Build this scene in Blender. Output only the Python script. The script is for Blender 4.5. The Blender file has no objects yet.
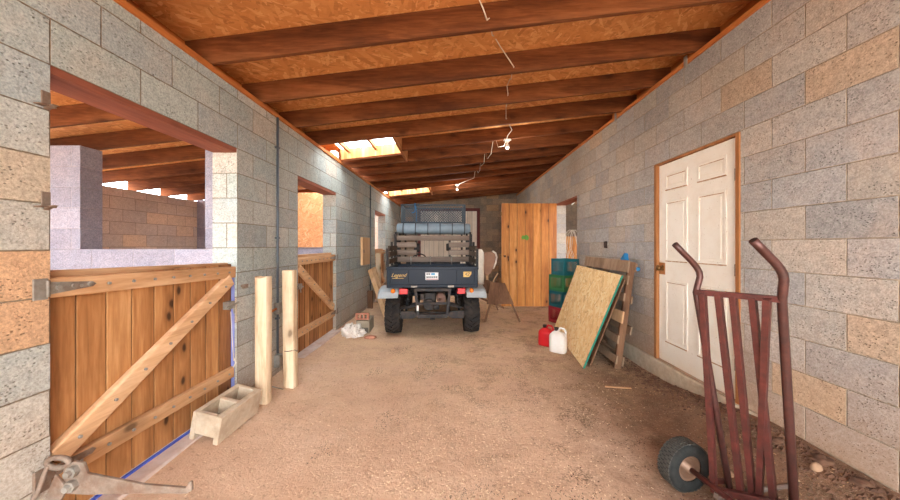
import bpy, bmesh, math, random
from mathutils import Vector, Matrix, Euler, noise
R = math.radians
PI = math.pi
sc = bpy.context.scene
COL = sc.collection
rnd = random.Random(7)

# ------------------------------------------------------------------ node helpers
class NT:
    def __init__(s, name):
        s.m = bpy.data.materials.new(name); s.m.use_nodes = True
        s.t = s.m.node_tree; s.t.nodes.clear()
        s.out = s.t.nodes.new('ShaderNodeOutputMaterial')
        s.b = s.t.nodes.new('ShaderNodeBsdfPrincipled')
        s.t.links.new(s.b.outputs[0], s.out.inputs[0])
    def n(s, kind, **kw):
        nd = s.t.nodes.new('ShaderNode' + kind)
        for k, v in kw.items():
            if k.startswith('i_'):
                k = k[2:]; k = int(k) if k.isdigit() else k
                s.set(nd.inputs[k], v)
            else: setattr(nd, k, v)
        return nd
    def set(s, inp, v):
        if isinstance(v, bpy.types.NodeSocket): s.t.links.new(v, inp)
        elif isinstance(v, bpy.types.Node): s.t.links.new(v.outputs[0], inp)
        else: inp.default_value = v
    def ma(s, op, a, b=0.0, c=None):
        nd = s.t.nodes.new('ShaderNodeMath'); nd.operation = op
        s.set(nd.inputs[0], a); s.set(nd.inputs[1], b)
        if c is not None: s.set(nd.inputs[2], c)
        return nd.outputs[0]
    def mr(s, v, a, b, c=0.0, d=1.0):
        nd = s.t.nodes.new('ShaderNodeMapRange'); s.set(nd.inputs[0], v)
        for i, q in enumerate((a, b, c, d)): nd.inputs[i+1].default_value = q
        return nd.outputs[0]
    def mix(s, f, a, b, bt='MIX'):
        nd = s.t.nodes.new('ShaderNodeMix'); nd.data_type = 'RGBA'; nd.blend_type = bt
        s.set(nd.inputs[0], f); s.set(nd.inputs[6], a); s.set(nd.inputs[7], b)
        return nd.outputs[2]
    def ramp(s, v, stops, interp='LINEAR'):
        nd = s.t.nodes.new('ShaderNodeValToRGB'); s.set(nd.inputs[0], v)
        cr = nd.color_ramp; cr.interpolation = interp
        while len(cr.elements) < len(stops): cr.elements.new(0.5)
        for e, (p, c) in zip(cr.elements, stops): e.position = p; e.color = c
        return nd.outputs[0]
    def comb(s, x, y, z):
        nd = s.t.nodes.new('ShaderNodeCombineXYZ')
        for i, v in enumerate((x, y, z)): s.set(nd.inputs[i], v)
        return nd.outputs[0]
    def noise(s, vec, scale, detail=3, rough=.6, dist=0):
        nd = s.t.nodes.new('ShaderNodeTexNoise'); s.set(nd.inputs['Vector'], vec)
        nd.inputs['Scale'].default_value = scale; nd.inputs['Detail'].default_value = detail
        nd.inputs['Roughness'].default_value = rough; nd.inputs['Distortion'].default_value = dist
        return nd.outputs['Fac']
    def vor(s, vec, scale, feature='F1', rand=1.0):
        nd = s.t.nodes.new('ShaderNodeTexVoronoi'); nd.feature = feature; s.set(nd.inputs['Vector'], vec)
        nd.inputs['Scale'].default_value = scale; nd.inputs['Randomness'].default_value = rand
        return nd
    def mapping(s, vec, loc=(0,0,0), rot=(0,0,0), scale=(1,1,1)):
        nd = s.t.nodes.new('ShaderNodeMapping'); s.set(nd.inputs[0], vec)
        nd.inputs[1].default_value = loc; nd.inputs[2].default_value = rot; nd.inputs[3].default_value = scale
        return nd.outputs[0]
    def obj(s): return s.t.nodes.new('ShaderNodeTexCoord').outputs['Object']
    def bump(s, h, strength=.5, dist=.01):
        nd = s.t.nodes.new('ShaderNodeBump'); s.set(nd.inputs['Height'], h)
        nd.inputs['Strength'].default_value = strength; nd.inputs['Distance'].default_value = dist
        s.t.links.new(nd.outputs[0], s.b.inputs['Normal'])
    def fin(s, col, rough=.8, metal=0.0, spec=.3):
        s.set(s.b.inputs['Base Color'], col); s.set(s.b.inputs['Roughness'], rough)
        s.b.inputs['Metallic'].default_value = metal; s.b.inputs['Specular IOR Level'].default_value = spec
        return s.m

def c(r, g, b):   # sRGB 0..255 -> linear rgba
    f = lambda v: (v/255/12.92) if v/255 <= .04045 else ((v/255+.055)/1.055)**2.4
    return (f(r), f(g), f(b), 1)

def block_mat(name, z0, u0, pal, mortar, seed=0.0, pits=1.0, warm=.5, stain=None, special=()):
    t = NT(name)
    v = t.obj()
    sp = t.n('SeparateXYZ', i_0=v); x, y, z = sp.outputs
    g = t.n('NewGeometry'); ns = t.n('SeparateXYZ', i_0=g.outputs['True Normal'])
    ax = t.ma('GREATER_THAN', t.ma('ABSOLUTE', ns.outputs[0]), .5)
    u = t.ma('ADD', t.ma('MULTIPLY', ax, y), t.ma('MULTIPLY', t.ma('SUBTRACT', 1.0, ax), x))
    vz = t.ma('DIVIDE', t.ma('SUBTRACT', z, z0), .2032)
    row = t.ma('FLOOR', vz); fv = t.ma('FRACT', vz)
    sh = t.ma('MULTIPLY', t.ma('MODULO', row, 2.0), .5)
    uu = t.ma('ADD', t.ma('DIVIDE', t.ma('ADD', u, u0 + 40.64), .4064), sh)
    cl = t.ma('FLOOR', uu); fu = t.ma('FRACT', uu)
    du = t.ma('MULTIPLY', t.ma('MINIMUM', fu, t.ma('SUBTRACT', 1.0, fu)), .4064)
    dv = t.ma('MULTIPLY', t.ma('MINIMUM', fv, t.ma('SUBTRACT', 1.0, fv)), .2032)
    d = t.ma('MINIMUM', du, dv)
    wob = t.ma('MULTIPLY', t.ma('SUBTRACT', t.noise(v, 30, 2), .5), .004)
    m = t.mr(t.ma('ADD', d, wob), .0012, .0042)          # 0 in the joint, 1 on the block
    wn = t.n('TexWhiteNoise', noise_dimensions='3D', i_0=t.comb(cl, row, seed))
    base = t.ramp(wn.outputs['Value'], pal, 'CONSTANT')
    for (r0, r1, ymin, ymax, colr) in special:     # single blocks of another batch
        mk = t.ma('MULTIPLY', t.ma('MULTIPLY', t.ma('GREATER_THAN', row, r0-.5), t.ma('LESS_THAN', row, r1+.5)),
                  t.ma('MULTIPLY', t.ma('GREATER_THAN', cl, (ymin+u0+40.64)/.4064-.6), t.ma('LESS_THAN', cl, (ymax+u0+40.64)/.4064+.1)))
        base = t.mix(mk, base, colr)
    wn2 = t.n('TexWhiteNoise', noise_dimensions='3D', i_0=t.comb(cl, row, seed + 5.3))
    br = t.mr(wn2.outputs['Value'], 0, 1, .93, 1.06)
    base = t.mix(1.0, base, t.comb(br, br, br), 'MULTIPLY')
    blot = t.noise(v, 3.2, 4, .65)
    base = t.mix(t.mr(blot, .45, .75, 0, .45 * warm + .1), base, c(186, 150, 118))
    sp_ = t.noise(v, 95, 2, .7)
    k = t.ma('MULTIPLY', t.mr(sp_, .32, .68, .76, 1.20), t.mr(t.noise(t.mapping(v, scale=(1,1,1.5)), 17, 4, .75), .3, .7, .86, 1.13))
    k = t.ma('MULTIPLY', k, t.mr(t.noise(v, 1.6, 3, .6), .3, .7, .90, 1.08))
    base = t.mix(1.0, base, t.comb(k, k, k), 'MULTIPLY')
    pv = t.vor(t.mapping(v, scale=(1, 1, 1.6)), 55)
    pm = t.noise(v, 9, 2)
    pit = t.ma('MULTIPLY', t.mr(pv.outputs['Distance'], .16, .30, 1, 0), t.mr(pm, .44, .58))
    pv2 = t.vor(v, 140)
    pit2 = t.ma('MULTIPLY', t.mr(pv2.outputs['Distance'], .14, .3, 1, 0), t.mr(t.noise(v, 20, 2), .45, .6))
    pit = t.ma('MAXIMUM', pit, t.ma('MULTIPLY', pit2, .7))
    base = t.mix(t.ma('MULTIPLY', pit, .62 * pits), base, c(70, 62, 54))
    if stain:   # dirt splashed on the lowest courses
        s_ = t.mr(t.ma('ADD', z, t.ma('MULTIPLY', blot, .5)), .3, 1.1, 1, 0)
        base = t.mix(t.ma('MULTIPLY', s_, stain), base, c(196, 142, 88))
    mm = t.mix(t.mr(t.noise(v, 14, 2), .4, .6), mortar, tuple(q * .72 for q in mortar[:3]) + (1,))
    col = t.mix(m, mm, base)
    h = t.ma('ADD', t.ma('MULTIPLY', m, .7), t.ma('MULTIPLY', sp_, .32))
    h = t.ma('SUBTRACT', h, t.ma('MULTIPLY', pit, .55))
    t.bump(h, .75, .008)
    return t.fin(col, .93, 0, .15)

def wood_mat(name, pal, axis=2, grain=14, plank=None, pax=0, poff=0.0, knots=.5, rough=.7, contrast=1.0, seam=True, knot_sc=4.0, kp='XZ'):
    t = NT(name)
    v = t.obj()
    oi = t.n('ObjectInfo')
    v = t.n('VectorMath', operation='ADD', i_0=v, i_1=t.comb(0, 0, 0)).outputs[0]
    sp = t.n('SeparateXYZ', i_0=v)
    off = t.ma('MULTIPLY', oi.outputs['Random'], 7.0)
    if plank:
        pv = t.ma('DIVIDE', t.ma('ADD', sp.outputs[pax], poff), plank)
        idx = t.ma('FLOOR', pv); fr = t.ma('FRACT', pv)
        wn = t.n('TexWhiteNoise', noise_dimensions='2D', i_0=t.comb(idx, off, 0))
        off = t.ma('ADD', off, t.ma('MULTIPLY', wn.outputs['Value'], 9.0))
    comps = [sp.outputs[0], sp.outputs[1], sp.outputs[2]]
    comps = [t.ma('ADD', q, off) for q in comps]
    vv = t.comb(*comps)
    sc_ = [grain] * 3; sc_[axis] = grain * .09
    big = t.noise(t.mapping(vv, scale=tuple(q * .35 for q in sc_)), 1.0, 3, .55, 1.2)
    fine = t.noise(t.mapping(vv, scale=tuple(q * 4 for q in sc_)), 1.0, 3, .6, .4)
    g = t.ma('ADD', t.ma('MULTIPLY', big, .65), t.ma('MULTIPLY', fine, .35))
    g = t.mr(g, .5 - .22 / contrast, .5 + .22 / contrast)
    if plank: g = t.ma('ADD', g, t.mr(wn.outputs['Value'], 0, 1, -.22, .22))
    col = t.ramp(g, pal)
    if knots:
        ks = [knot_sc] * 3; ks[axis] = knot_sc * .55
        ia, ib = {'XZ': (0, 2), 'YZ': (1, 2), 'XY': (0, 1)}[kp]
        wn3 = t.noise(vv, 7, 2)
        kin = t.comb(t.ma('MULTIPLY_ADD', comps[ia], ks[ia], t.ma('MULTIPLY', wn3, .15)), t.ma('MULTIPLY', comps[ib], ks[ib]), 0)
        kv = t.vor(kin, 1.0); kv.voronoi_dimensions = '2D'
        kd = t.mr(kv.outputs['Distance'], .045, .10, 1, 0); halo = t.mr(kv.outputs['Distance'], .05, .28, .5, 0)
        sel = t.mr(t.n('SeparateColor', i_0=kv.outputs['Color']).outputs[0], .6, .63)
        col = t.mix(t.ma('MULTIPLY', halo, sel), col, tuple(q*.55 for q in pal[0][1][:3]) + (1,))
        col = t.mix(t.ma('MULTIPLY', t.ma('MULTIPLY', kd, sel), knots), col, tuple(q * .22 for q in pal[0][1][:3]) + (1,))
    dn = t.noise(v, 5, 3)
    col = t.mix(t.mr(dn, .5, .8, 0, .25), col, tuple(q * .6 for q in pal[0][1][:3]) + (1,))
    h = t.ma('MULTIPLY', fine, .5)
    if plank and seam:
        ed = t.ma('MINIMUM', fr, t.ma('SUBTRACT', 1.0, fr))
        sm = t.mr(ed, .012, .035)
        col = t.mix(sm, tuple(q * .18 for q in pal[0][1][:3]) + (1,), col)
        h = t.ma('ADD', h, sm)
    t.bump(h, .35, .004)
    return t.fin(col, rough, 0, .25)

def osb_mat(name, pal, plane='XY', k=1.0):
    t = NT(name)
    v = t.obj()
    if plane == 'XZ':
        sp = t.n('SeparateXYZ', i_0=v); v = t.comb(sp.outputs[0], sp.outputs[2], sp.outputs[1])
    if plane == 'YZ':
        sp = t.n('SeparateXYZ', i_0=v); v = t.comb(sp.outputs[1], sp.outputs[2], sp.outputs[0])
    def layer(a, s1, s2, o):
        w = t.vor(t.mapping(t.mapping(v, loc=(o, o * 2, 0), rot=(0, 0, a)), scale=(s1 * k, s2 * k, .01)), 1.0)
        return t.n('SeparateColor', i_0=w.outputs['Color']), w.outputs['Distance']
    a, da = layer(.35, 11, 48, 0); b, db = layer(-.5, 12, 42, 3.1); e, de = layer(1.3, 14, 40, 7.7); f, df = layer(2.2, 8, 30, 1.7)
    s1 = t.ma('GREATER_THAN', b.outputs[1], .5)
    val = t.ma('ADD', t.ma('MULTIPLY', s1, b.outputs[0]), t.ma('MULTIPLY', t.ma('SUBTRACT', 1.0, s1), a.outputs[0]))
    s2 = t.ma('GREATER_THAN', e.outputs[1], .68)
    val = t.ma('ADD', t.ma('MULTIPLY', s2, e.outputs[0]), t.ma('MULTIPLY', t.ma('SUBTRACT', 1.0, s2), val))
    s3 = t.ma('GREATER_THAN', f.outputs[1], .8)
    val = t.ma('ADD', t.ma('MULTIPLY', s3, f.outputs[0]), t.ma('MULTIPLY', t.ma('SUBTRACT', 1.0, s3), val))
    fine = t.noise(t.mapping(v, rot=(0, 0, .4), scale=(20, 120, 1)), 1.0, 2)
    g = t.ma('ADD', t.ma('MULTIPLY', val, .75), t.ma('MULTIPLY', fine, .3))
    col = t.ramp(g, pal)
    big = t.noise(v, 1.3, 3)
    col = t.mix(t.mr(big, .4, .7, 0, .3), col, pal[1][1])
    t.bump(val, .3, .003)
    return t.fin(col, .62, 0, .3)

def plain(name, col, rough=.6, metal=0.0, var=.18, scale=9, dirt=None, dirt_amt=.5, bump=.15, spec=.4, dsc=5):
    t = NT(name); v = t.obj()
    n1 = t.noise(v, scale, 4, .65)
    k = t.mr(n1, .3, .7, 1 - var, 1 + var)
    cc = t.mix(1.0, col, t.comb(k, k, k), 'MULTIPLY')
    if dirt:
        n2 = t.noise(v, dsc, 5, .7)
        cc = t.mix(t.mr(n2, .42, .66, 0, dirt_amt), cc, dirt)
    if bump: t.bump(t.noise(v, scale * 6, 3), bump, .003)
    return t.fin(cc, rough, metal, spec)

# ------------------------------------------------------------------ mesh helpers
class MB:
    def __init__(s): s.v = []; s.f = []; s.sm = []
    def add(s, vs, fs, smooth=False):
        o = len(s.v); s.v += [Vector(p) for p in vs]
        for f in fs: s.f.append([i + o for i in f]); s.sm.append(smooth)
        return s
    def box(s, x0, x1, y0, y1, z0, z1, M=None):
        vs = [Vector((x, y, z)) for z in (z0, z1) for y in (y0, y1) for x in (x0, x1)]
        if M is not None: vs = [M @ p for p in vs]
        return s.add(vs, [(0,2,3,1),(4,5,7,6),(0,1,5,4),(2,6,7,3),(0,4,6,2),(1,3,7,5)])
    def beam(s, a, b, w, h, up=(0,0,1)):
        a, b = Vector(a), Vector(b); d = (b - a).normalized(); up = Vector(up)
        sx = d.cross(up).normalized(); u = sx.cross(d).normalized()
        vs = []
        for p in (a, b):
            for (i, j) in ((-1,-1),(1,-1),(1,1),(-1,1)): vs.append(p + sx*i*w/2 + u*j*h/2)
        return s.add(vs, [(0,3,2,1),(4,5,6,7),(0,1,5,4),(1,2,6,5),(2,3,7,6),(3,0,4,7)])
    def tube(s, pts, r, seg=10, cap=True, closed=False, smooth=True):
        pts = [Vector(p) for p in pts]; n = len(pts)
        rs = r if isinstance(r, (list, tuple)) else [r] * n
        rings = []; prev = None
        for i, p in enumerate(pts):
            if closed: d = (pts[(i+1) % n] - pts[i-1]).normalized()
            else: d = ((pts[min(i+1, n-1)] - pts[max(i-1, 0)])).normalized()
            if prev is None:
                q = Vector((0,0,1)) if abs(d.z) < .9 else Vector((1,0,0))
                a = d.cross(q).normalized()
            else:
                a = (prev - d * prev.dot(d)).normalized()
            prev = a; b = d.cross(a)
            rings.append([p + (a*math.cos(2*PI*k/seg) + b*math.sin(2*PI*k/seg)) * rs[i] for k in range(seg)])
        vs = [q for rg in rings for q in rg]; fs = []
        m = n if closed else n - 1
        for i in range(m):
            for k in range(seg):
                i2 = (i+1) % n
                fs.append((i*seg+k, i*seg+(k+1) % seg, i2*seg+(k+1) % seg, i2*seg+k))
        s.add(vs, fs, smooth)
        if cap and not closed:
            o = len(s.v) - n*seg
            s.f.append([o+k for k in range(seg)][::-1]); s.sm.append(False)
            s.f.append([o+(n-1)*seg+k for k in range(seg)]); s.sm.append(False)
        return s
    def cyl(s, a, b, r, seg=16, smooth=True): return s.tube([a, b], r, seg, smooth=smooth)
    def lathe(s, prof, c0, axis, seg=24, smooth=True, closed=False):
        c0 = Vector(c0); ax = Vector(axis).normalized()
        q = Vector((0,0,1)) if abs(ax.z) < .9 else Vector((1,0,0))
        a = ax.cross(q).normalized(); b = ax.cross(a)
        vs = []; fs = []; n = len(prof)
        for (r, h) in prof:
            for k in range(seg): vs.append(c0 + ax*h + (a*math.cos(2*PI*k/seg) + b*math.sin(2*PI*k/seg))*max(r, 1e-4))
        m = n if closed else n-1
        for i in range(m):
            i2 = (i+1) % n
            for k in range(seg): fs.append((i*seg+k, i*seg+(k+1) % seg, i2*seg+(k+1) % seg, i2*seg+k))
        return s.add(vs, fs, smooth)
    def ball(s, p, r, seg=10):
        prof = [(math.sin(PI*i/6)*r, -math.cos(PI*i/6)*r) for i in range(7)]
        return s.lathe(prof, p, (0,0,1), seg)
    def prism(s, poly, origin, ex, ey, ez, depth):   # polygon in ex/ey, thick along ez
        o, ex, ey, ez = Vector(origin), Vector(ex), Vector(ey), Vector(ez)
        n = len(poly)
        vs = [o + ex*p[0] + ey*p[1] for p in poly] + [o + ex*p[0] + ey*p[1] + ez*depth for p in poly]
        fs = [tuple(range(n))[::-1], tuple(range(n, 2*n))] + [(i, (i+1) % n, n+(i+1) % n, n+i) for i in range(n)]
        return s.add(vs, fs)
    def build(s, name, mat, parent=None, bevel=0, loc=None, seg=2, sub=0):
        me = bpy.data.meshes.new(name)
        me.from_pydata([tuple(v) for v in s.v], [], s.f); me.update()
        bm = bmesh.new(); bm.from_mesh(me); bmesh.ops.recalc_face_normals(bm, faces=bm.faces); bm.to_mesh(me); bm.free()
        for p, q in zip(me.polygons, s.sm): p.use_smooth = q
        me.materials.append(mat)
        o = bpy.data.objects.new(name, me); COL.objects.link(o)
        if parent: o.parent = parent
        if loc: o.location = loc
        if bevel:
            b = o.modifiers.new('b', 'BEVEL'); b.width = bevel; b.segments = seg; b.limit_method = 'ANGLE'; b.angle_limit = R(40)
        if sub:
            m = o.modifiers.new('s', 'SUBSURF'); m.levels = sub; m.render_levels = sub
        return o

def tag(o, label=None, cat=None, group=None, kind=None):
    if label: o['label'] = label
    if cat: o['category'] = cat
    if group: o['group'] = group
    if kind: o['kind'] = kind
    return o
def root(name, label, cat, loc=(0,0,0), rz=0, group=None):
    o = bpy.data.objects.new(name, None); COL.objects.link(o)
    o.location = loc; o.rotation_euler = (0, 0, rz); o.empty_display_size = .1
    return tag(o, label, cat, group)
def struct(o): o['kind'] = 'structure'; return o
def copy_tree(o, parent=None):
    k = o.copy(); COL.objects.link(k); k.parent = parent
    for ch in list(o.children): copy_tree(ch, k)
    return k

# ------------------------------------------------------------------ layout numbers (metres; x right, y into the aisle, z up)
XL, XR, YB = -1.765, 2.13, 10.7
EYE = 1.35
SL = .095                                 # roof pitch across the aisle
def roof_z(x): return 2.66 + (x - XL) * SL      # underside of rafters
RH = .184
def pt(px, py, Y): return Vector(((px-453)*Y/320, Y, EYE-(py-245)*Y/320))

def sm(a, b, x):
    t = max(0, min(1, (x-a)/(b-a))); return t*t*(3-2*t)
def ground(x, y):
    z = 0.0
    z += .055 * (1 - sm(-1.75, -1.15, x)) * (1 if y > 1 else 1)
    z += .17 * sm(1.45, 2.1, x) * (1 - sm(2.0, 3.3, y)) * sm(.2, 1.5, y)
    z += .05 * sm(1.7, 2.1, x) * sm(4.2, 5, y)
    z += .018 * noise.noise(Vector((x*.9, y*.9, 0))) + .008 * noise.noise(Vector((x*3.1, y*3.1, 2)))
    return z

# ------------------------------------------------------------------ materials
PAL_L = [(0, c(170,178,172)), (.2, c(177,180,173)), (.42, c(168,176,172)), (.6, c(178,176,166)), (.76, c(162,170,168)), (.95, c(182,168,148)), (.97, c(174,176,169))]
PAL_R = [(0, c(172,167,160)), (.22, c(178,171,161)), (.45, c(168,165,161)), (.6, c(180,170,157)), (.75, c(163,160,156)), (.94, c(184,164,142)), (.96, c(174,166,155))]
M_blockL = block_mat('block_left', 2.14 - 11*.2032, -1.6052, PAL_L, c(136,122,102), 1.0, warm=.35, stain=.32, special=[(5, 6, .9, 1.3, c(192,156,122))])
M_blockR = block_mat('block_right', 1.385 - 8*.2032, -1.9352, PAL_R, c(178,162,140), 4.0, pits=.75, warm=.35, stain=.5)
PAL_B = [(0, c(140,126,110)), (.3, c(152,134,114)), (.6, c(128,116,104)), (.85, c(165,135,105))]
M_blockB = block_mat('block_back', .05, .1, PAL_B, c(120,106,90), 9.0, warm=.7)
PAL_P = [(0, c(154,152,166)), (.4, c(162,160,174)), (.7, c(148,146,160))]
M_blockP = block_mat('block_daylight_tint', 1.31 - 6*.2032, .1, PAL_P, c(176,170,176), 2.0, pits=.5, warm=.05)  # lavender base colour carries the bluish daylight tint on the partitions
PAL_O = [(0, c(188,166,152)), (.3, c(200,176,160)), (.6, c(186,166,154)), (.88, c(204,172,148))]
M_blockO = block_mat('block_outer', .1, .05, PAL_O, c(140,122,108), 6.0, pits=.5, warm=.5)
M_osb = osb_mat('roof_osb', [(0, c(160,98,50)), (.3, c(204,138,80)), (.7, c(216,152,92)), (1, c(240,190,134))], 'XY')
M_osb_sheet = osb_mat('osb_sheet', [(0, c(190,150,100)), (.3, c(240,204,142)), (.62, c(250,220,162)), (1, c(255,240,200))], 'YZ')
M_osb_stall = osb_mat('osb_stall', [(0, c(176,112,70)), (.35, c(198,134,88)), (.7, c(208,146,98)), (1, c(222,172,130))], 'XZ')
M_rafter = wood_mat('rafter_wood', [(0, c(76,40,20)), (.5, c(108,62,33)), (1, c(138,86,50))], axis=0, grain=16, knots=.35, rough=.85, contrast=1.4, knot_sc=3.6)
M_plate = wood_mat('plate_wood', [(0, c(150,84,40)), (.5, c(186,112,56)), (1, c(206,134,72))], axis=1, grain=16, knots=.4)
M_lintel = wood_mat('lintel_wood', [(0, c(110,62,46)), (.5, c(142,84,64)), (1, c(160,98,74))], axis=1, grain=14, knots=.2)
GP = [(0, c(130,84,48)), (.45, c(168,116,70)), (.8, c(190,138,88)), (1, c(206,156,106))]
M_gate = wood_mat('gate_planks', GP, axis=2, grain=13, plank=.134, pax=1, poff=0, knots=.95, rough=.6, knot_sc=5, kp='YZ', contrast=1.3)
M_rail = wood_mat('gate_rails', [(0, c(164,122,84)), (.5, c(196,152,110)), (1, c(216,178,138))], axis=1, grain=16, knots=.7, kp='YZ', contrast=1.3)
M_brace = wood_mat('gate_brace', [(0, c(182,138,98)), (.5, c(212,170,128)), (1, c(230,194,154))], axis=1, grain=14, knots=.6, kp='YZ', contrast=1.5)
M_plank_door = wood_mat('plank_door', [(0, c(146,84,36)), (.45, c(184,118,56)), (.8, c(202,136,68)), (1, c(216,154,88))], axis=2, grain=12, plank=.163, pax=0, knots=.95, rough=.5, knot_sc=4.6, contrast=1.3)
M_jamb = wood_mat('jamb_wood', [(0, c(132,84,46)), (.5, c(160,106,62)), (1, c(180,128,82))], axis=2, grain=16, knots=.3)
M_post = wood_mat('peeled_post', [(0, c(166,128,92)), (.45, c(218,194,160)), (1, c(232,214,186))], axis=2, grain=16, knots=.6, rough=.8, contrast=1.2)
M_greywood = wood_mat('grey_wood', [(0, c(120,98,78)), (.5, c(152,126,102)), (1, c(178,152,126))], axis=2, grain=16, knots=.5, rough=.85)
M_greyslat = wood_mat('weathered_slat', [(0, c(88,74,64)), (.5, c(124,108,96)), (1, c(156,140,126))], axis=0, grain=16, knots=.5, rough=.85)
M_brownboard = wood_mat('brown_board', [(0, c(78,52,38)), (.5, c(116,84,62)), (1, c(146,110,82))], axis=2, grain=14, knots=.3, rough=.85)
M_paleboard = wood_mat('pale_board', [(0, c(190,146,104)), (.5, c(214,174,132)), (1, c(228,194,154))], axis=2, grain=14, knots=.3, rough=.85)
M_galv = plain('galvanised_steel', c(158,156,148), .55, .5, .2, 30, c(112,84,62), .6)
M_rust = plain('rusty_steel', c(140,124,110), .65, .35, .25, 25, c(112,80,60), .7, dsc=14)
M_conduit = plain('grey_conduit', c(92,100,108), .5, .4, .1, 10)
M_white_plastic = plain('white_plastic', c(226,222,214), .45, 0, .04, 6, c(180,160,140), .3, bump=.05)
M_red_plastic = plain('red_plastic', c(196,30,36), .4, 0, .08, 6, bump=.05)
M_dark_cap = plain('dark_cap', c(50,34,28), .5, 0, .1)
M_rubber = plain('tyre_rubber', c(38,39,38), .9, 0, .25, 24, c(70,66,60), .35, dsc=9, spec=.15)
M_rubber2 = plain('dusty_tyre_rubber', c(44,42,42), .85, 0, .25, 20, c(96,82,68), .35, dsc=9, spec=.12)
M_redpaint = plain('dull_red_paint', c(92,44,38), .5, .25, .35, 18, c(62,40,36), .6, dsc=16, spec=.5)
M_tubepaint = plain('dark_brown_tube', c(84,50,44), .4, .35, .35, 16, c(58,44,42), .6, dsc=12, spec=.5)
M_white_door = None
M_frame_dull = plain('dull_grey_steel', c(110,98,90), .7, .3, .2, 20, c(110,76,60), .5)
M_wire = plain('white_cable', c(206,196,178), .6, 0, .05)
M_rope = plain('blue_rope', c(60,130,190), .6, 0, .1)

# white painted door with worn lower panel edges
def door_paint():
    t = NT('white_door_paint'); v = t.obj()
    n1 = t.noise(v, 6, 5, .7); n2 = t.noise(v, 45, 3, .7)
    col = t.mix(t.mr(n1, .45, .75, 0, .35), c(236,230,216), c(214,198,172))
    col = t.mix(t.mr(n2, .66, .72, 0, .55), col, c(150,110,74))
    sp = t.n('SeparateXYZ', i_0=v)
    low = t.mr(t.ma('ADD', sp.outputs[2], t.ma('MULTIPLY', n1, .4)), .2, .55, .6, 0)
    col = t.mix(low, col, c(206,178,142))
    t.bump(n2, .15, .003)
    return t.fin(col, .5, 0, .4)
M_door = door_paint()
M_worn = plain('worn_brown_edge', c(170,128,88), .7, 0, .3, 30, c(226,210,184), .6, dsc=25)

def dirt_mat():
    t = NT('dirt_floor'); v = t.obj()
    n1 = t.noise(v, 1.1, 5, .6); n2 = t.noise(v, 7, 5, .7); n3 = t.noise(v, 60, 4, .75); n4 = t.noise(v, 2.6, 4, .7)
    col = t.ramp(n1, [(.3, c(196,162,136)), (.5, c(212,178,150)), (.7, c(222,192,166))])
    col = t.mix(t.mr(n2, .46, .66, 0, .3), col, c(196,158,128))
    sp = t.n('SeparateXYZ', i_0=v)
    # damp dark soil banked against the right wall
    edge = t.mr(t.ma('ADD', sp.outputs[0], t.ma('MULTIPLY', t.ma('SUBTRACT', n4, .5), 1.1)), .7, 1.45)
    near = t.mr(sp.outputs[1], 5.5, 3.2)
    wet = t.ma('MULTIPLY', edge, near)
    col = t.mix(t.ma('MULTIPLY', wet, .85), col, t.mix(t.mr(n2, .4, .65), c(112,78,56), c(84,58,42)))
    # pale shavings towards the back
    sh = t.ma('MULTIPLY', t.mr(sp.outputs[1], 2.2, 4.2), t.mr(n4, .38, .58))
    col = t.mix(t.ma('MULTIPLY', sh, .55), col, c(226,198,158))
    col = t.mix(t.mr(n3, .58, .75, 0, .35), col, c(140,112,88))
    col = t.mix(t.mr(n3, .28, .42, .4, 0), col, c(240,222,196))
    n5 = t.noise(v, 26, 4, .8)
    col = t.mix(t.mr(n5, .57, .66, 0, .5), col, c(136,108,86))
    pt_ = t.noise(t.mapping(v, loc=(3,1,0)), 2.9, 5, .75)
    side = t.mr(sp.outputs[0], -.9, .9, .15, 1)
    spk = t.mr(t.noise(v, 75, 3, .8), .48, .56)
    col = t.mix(t.ma('MULTIPLY', t.ma('MULTIPLY', t.mr(pt_, .50, .60), spk), t.ma('MULTIPLY', side, .85)), col, c(104,86,66))
    h = t.ma('ADD', t.ma('MULTIPLY', n3, .35), t.ma('MULTIPLY', n2, .5))
    t.bump(h, 1.0, .03)
    return t.fin(col, .95, 0, .1)
M_dirt = dirt_mat()
M_soil = plain('soil_clod', c(88,60,44), .95, 0, .35, 14, c(112,82,60), .5, bump=.6)
M_stone = plain('stone', c(160,126,98), .9, 0, .2, 12, c(140,110,84), .4)
M_concrete = plain('concrete', c(196,180,156), .9, 0, .15, 12, c(150,118,88), .5, bump=.5)
M_sill = plain('sill_concrete', c(206,192,184), .9, 0, .12, 9, c(180,146,118), .6, bump=.4)
M_blueline2 = plain('pale_blue_strip', c(128,136,196), .8, 0, .15)
M_blueline = plain('blue_strip', c(70,92,190), .7, 0, .1)

# ------------------------------------------------------------------ room shell
YF = -1.9
ZL0 = 2.14; WT = .2
LT = 2.62                                     # top of left wall
def wall_with_openings(name, x0, x1, ya, yb, top, ops, mat):
    b = MB(); y = ya
    for (oy0, oy1, oz0, oz1) in ops:
        b.box(x0, x1, y, oy0, -.3, top)
        b.box(x0, x1, oy0, oy1, oz1, top)
        b.box(x0, x1, oy0, oy1, -.3, oz0)
        y = oy1
    b.box(x0, x1, y, yb, -.3, top)
    return struct(b.build(name, mat))
OP = [(1.402, 2.615, 0.0, ZL0), (3.64, 4.83, 0.0, ZL0), (7.24, 8.36, 0.0, ZL0)]
wall_with_openings('wall_left', XL-WT, XL, YF, YB, LT, OP, M_blockL)
OPR = [(2.37, 3.39, .17, 2.195), (5.5, 6.6, .0, 2.2)]
wall_with_openings('wall_right', XR, XR+WT, YF, YB, 2.99, OPR, M_blockR)
rt = lambda x: roof_z(x)+RH+.004
b = MB()
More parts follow.
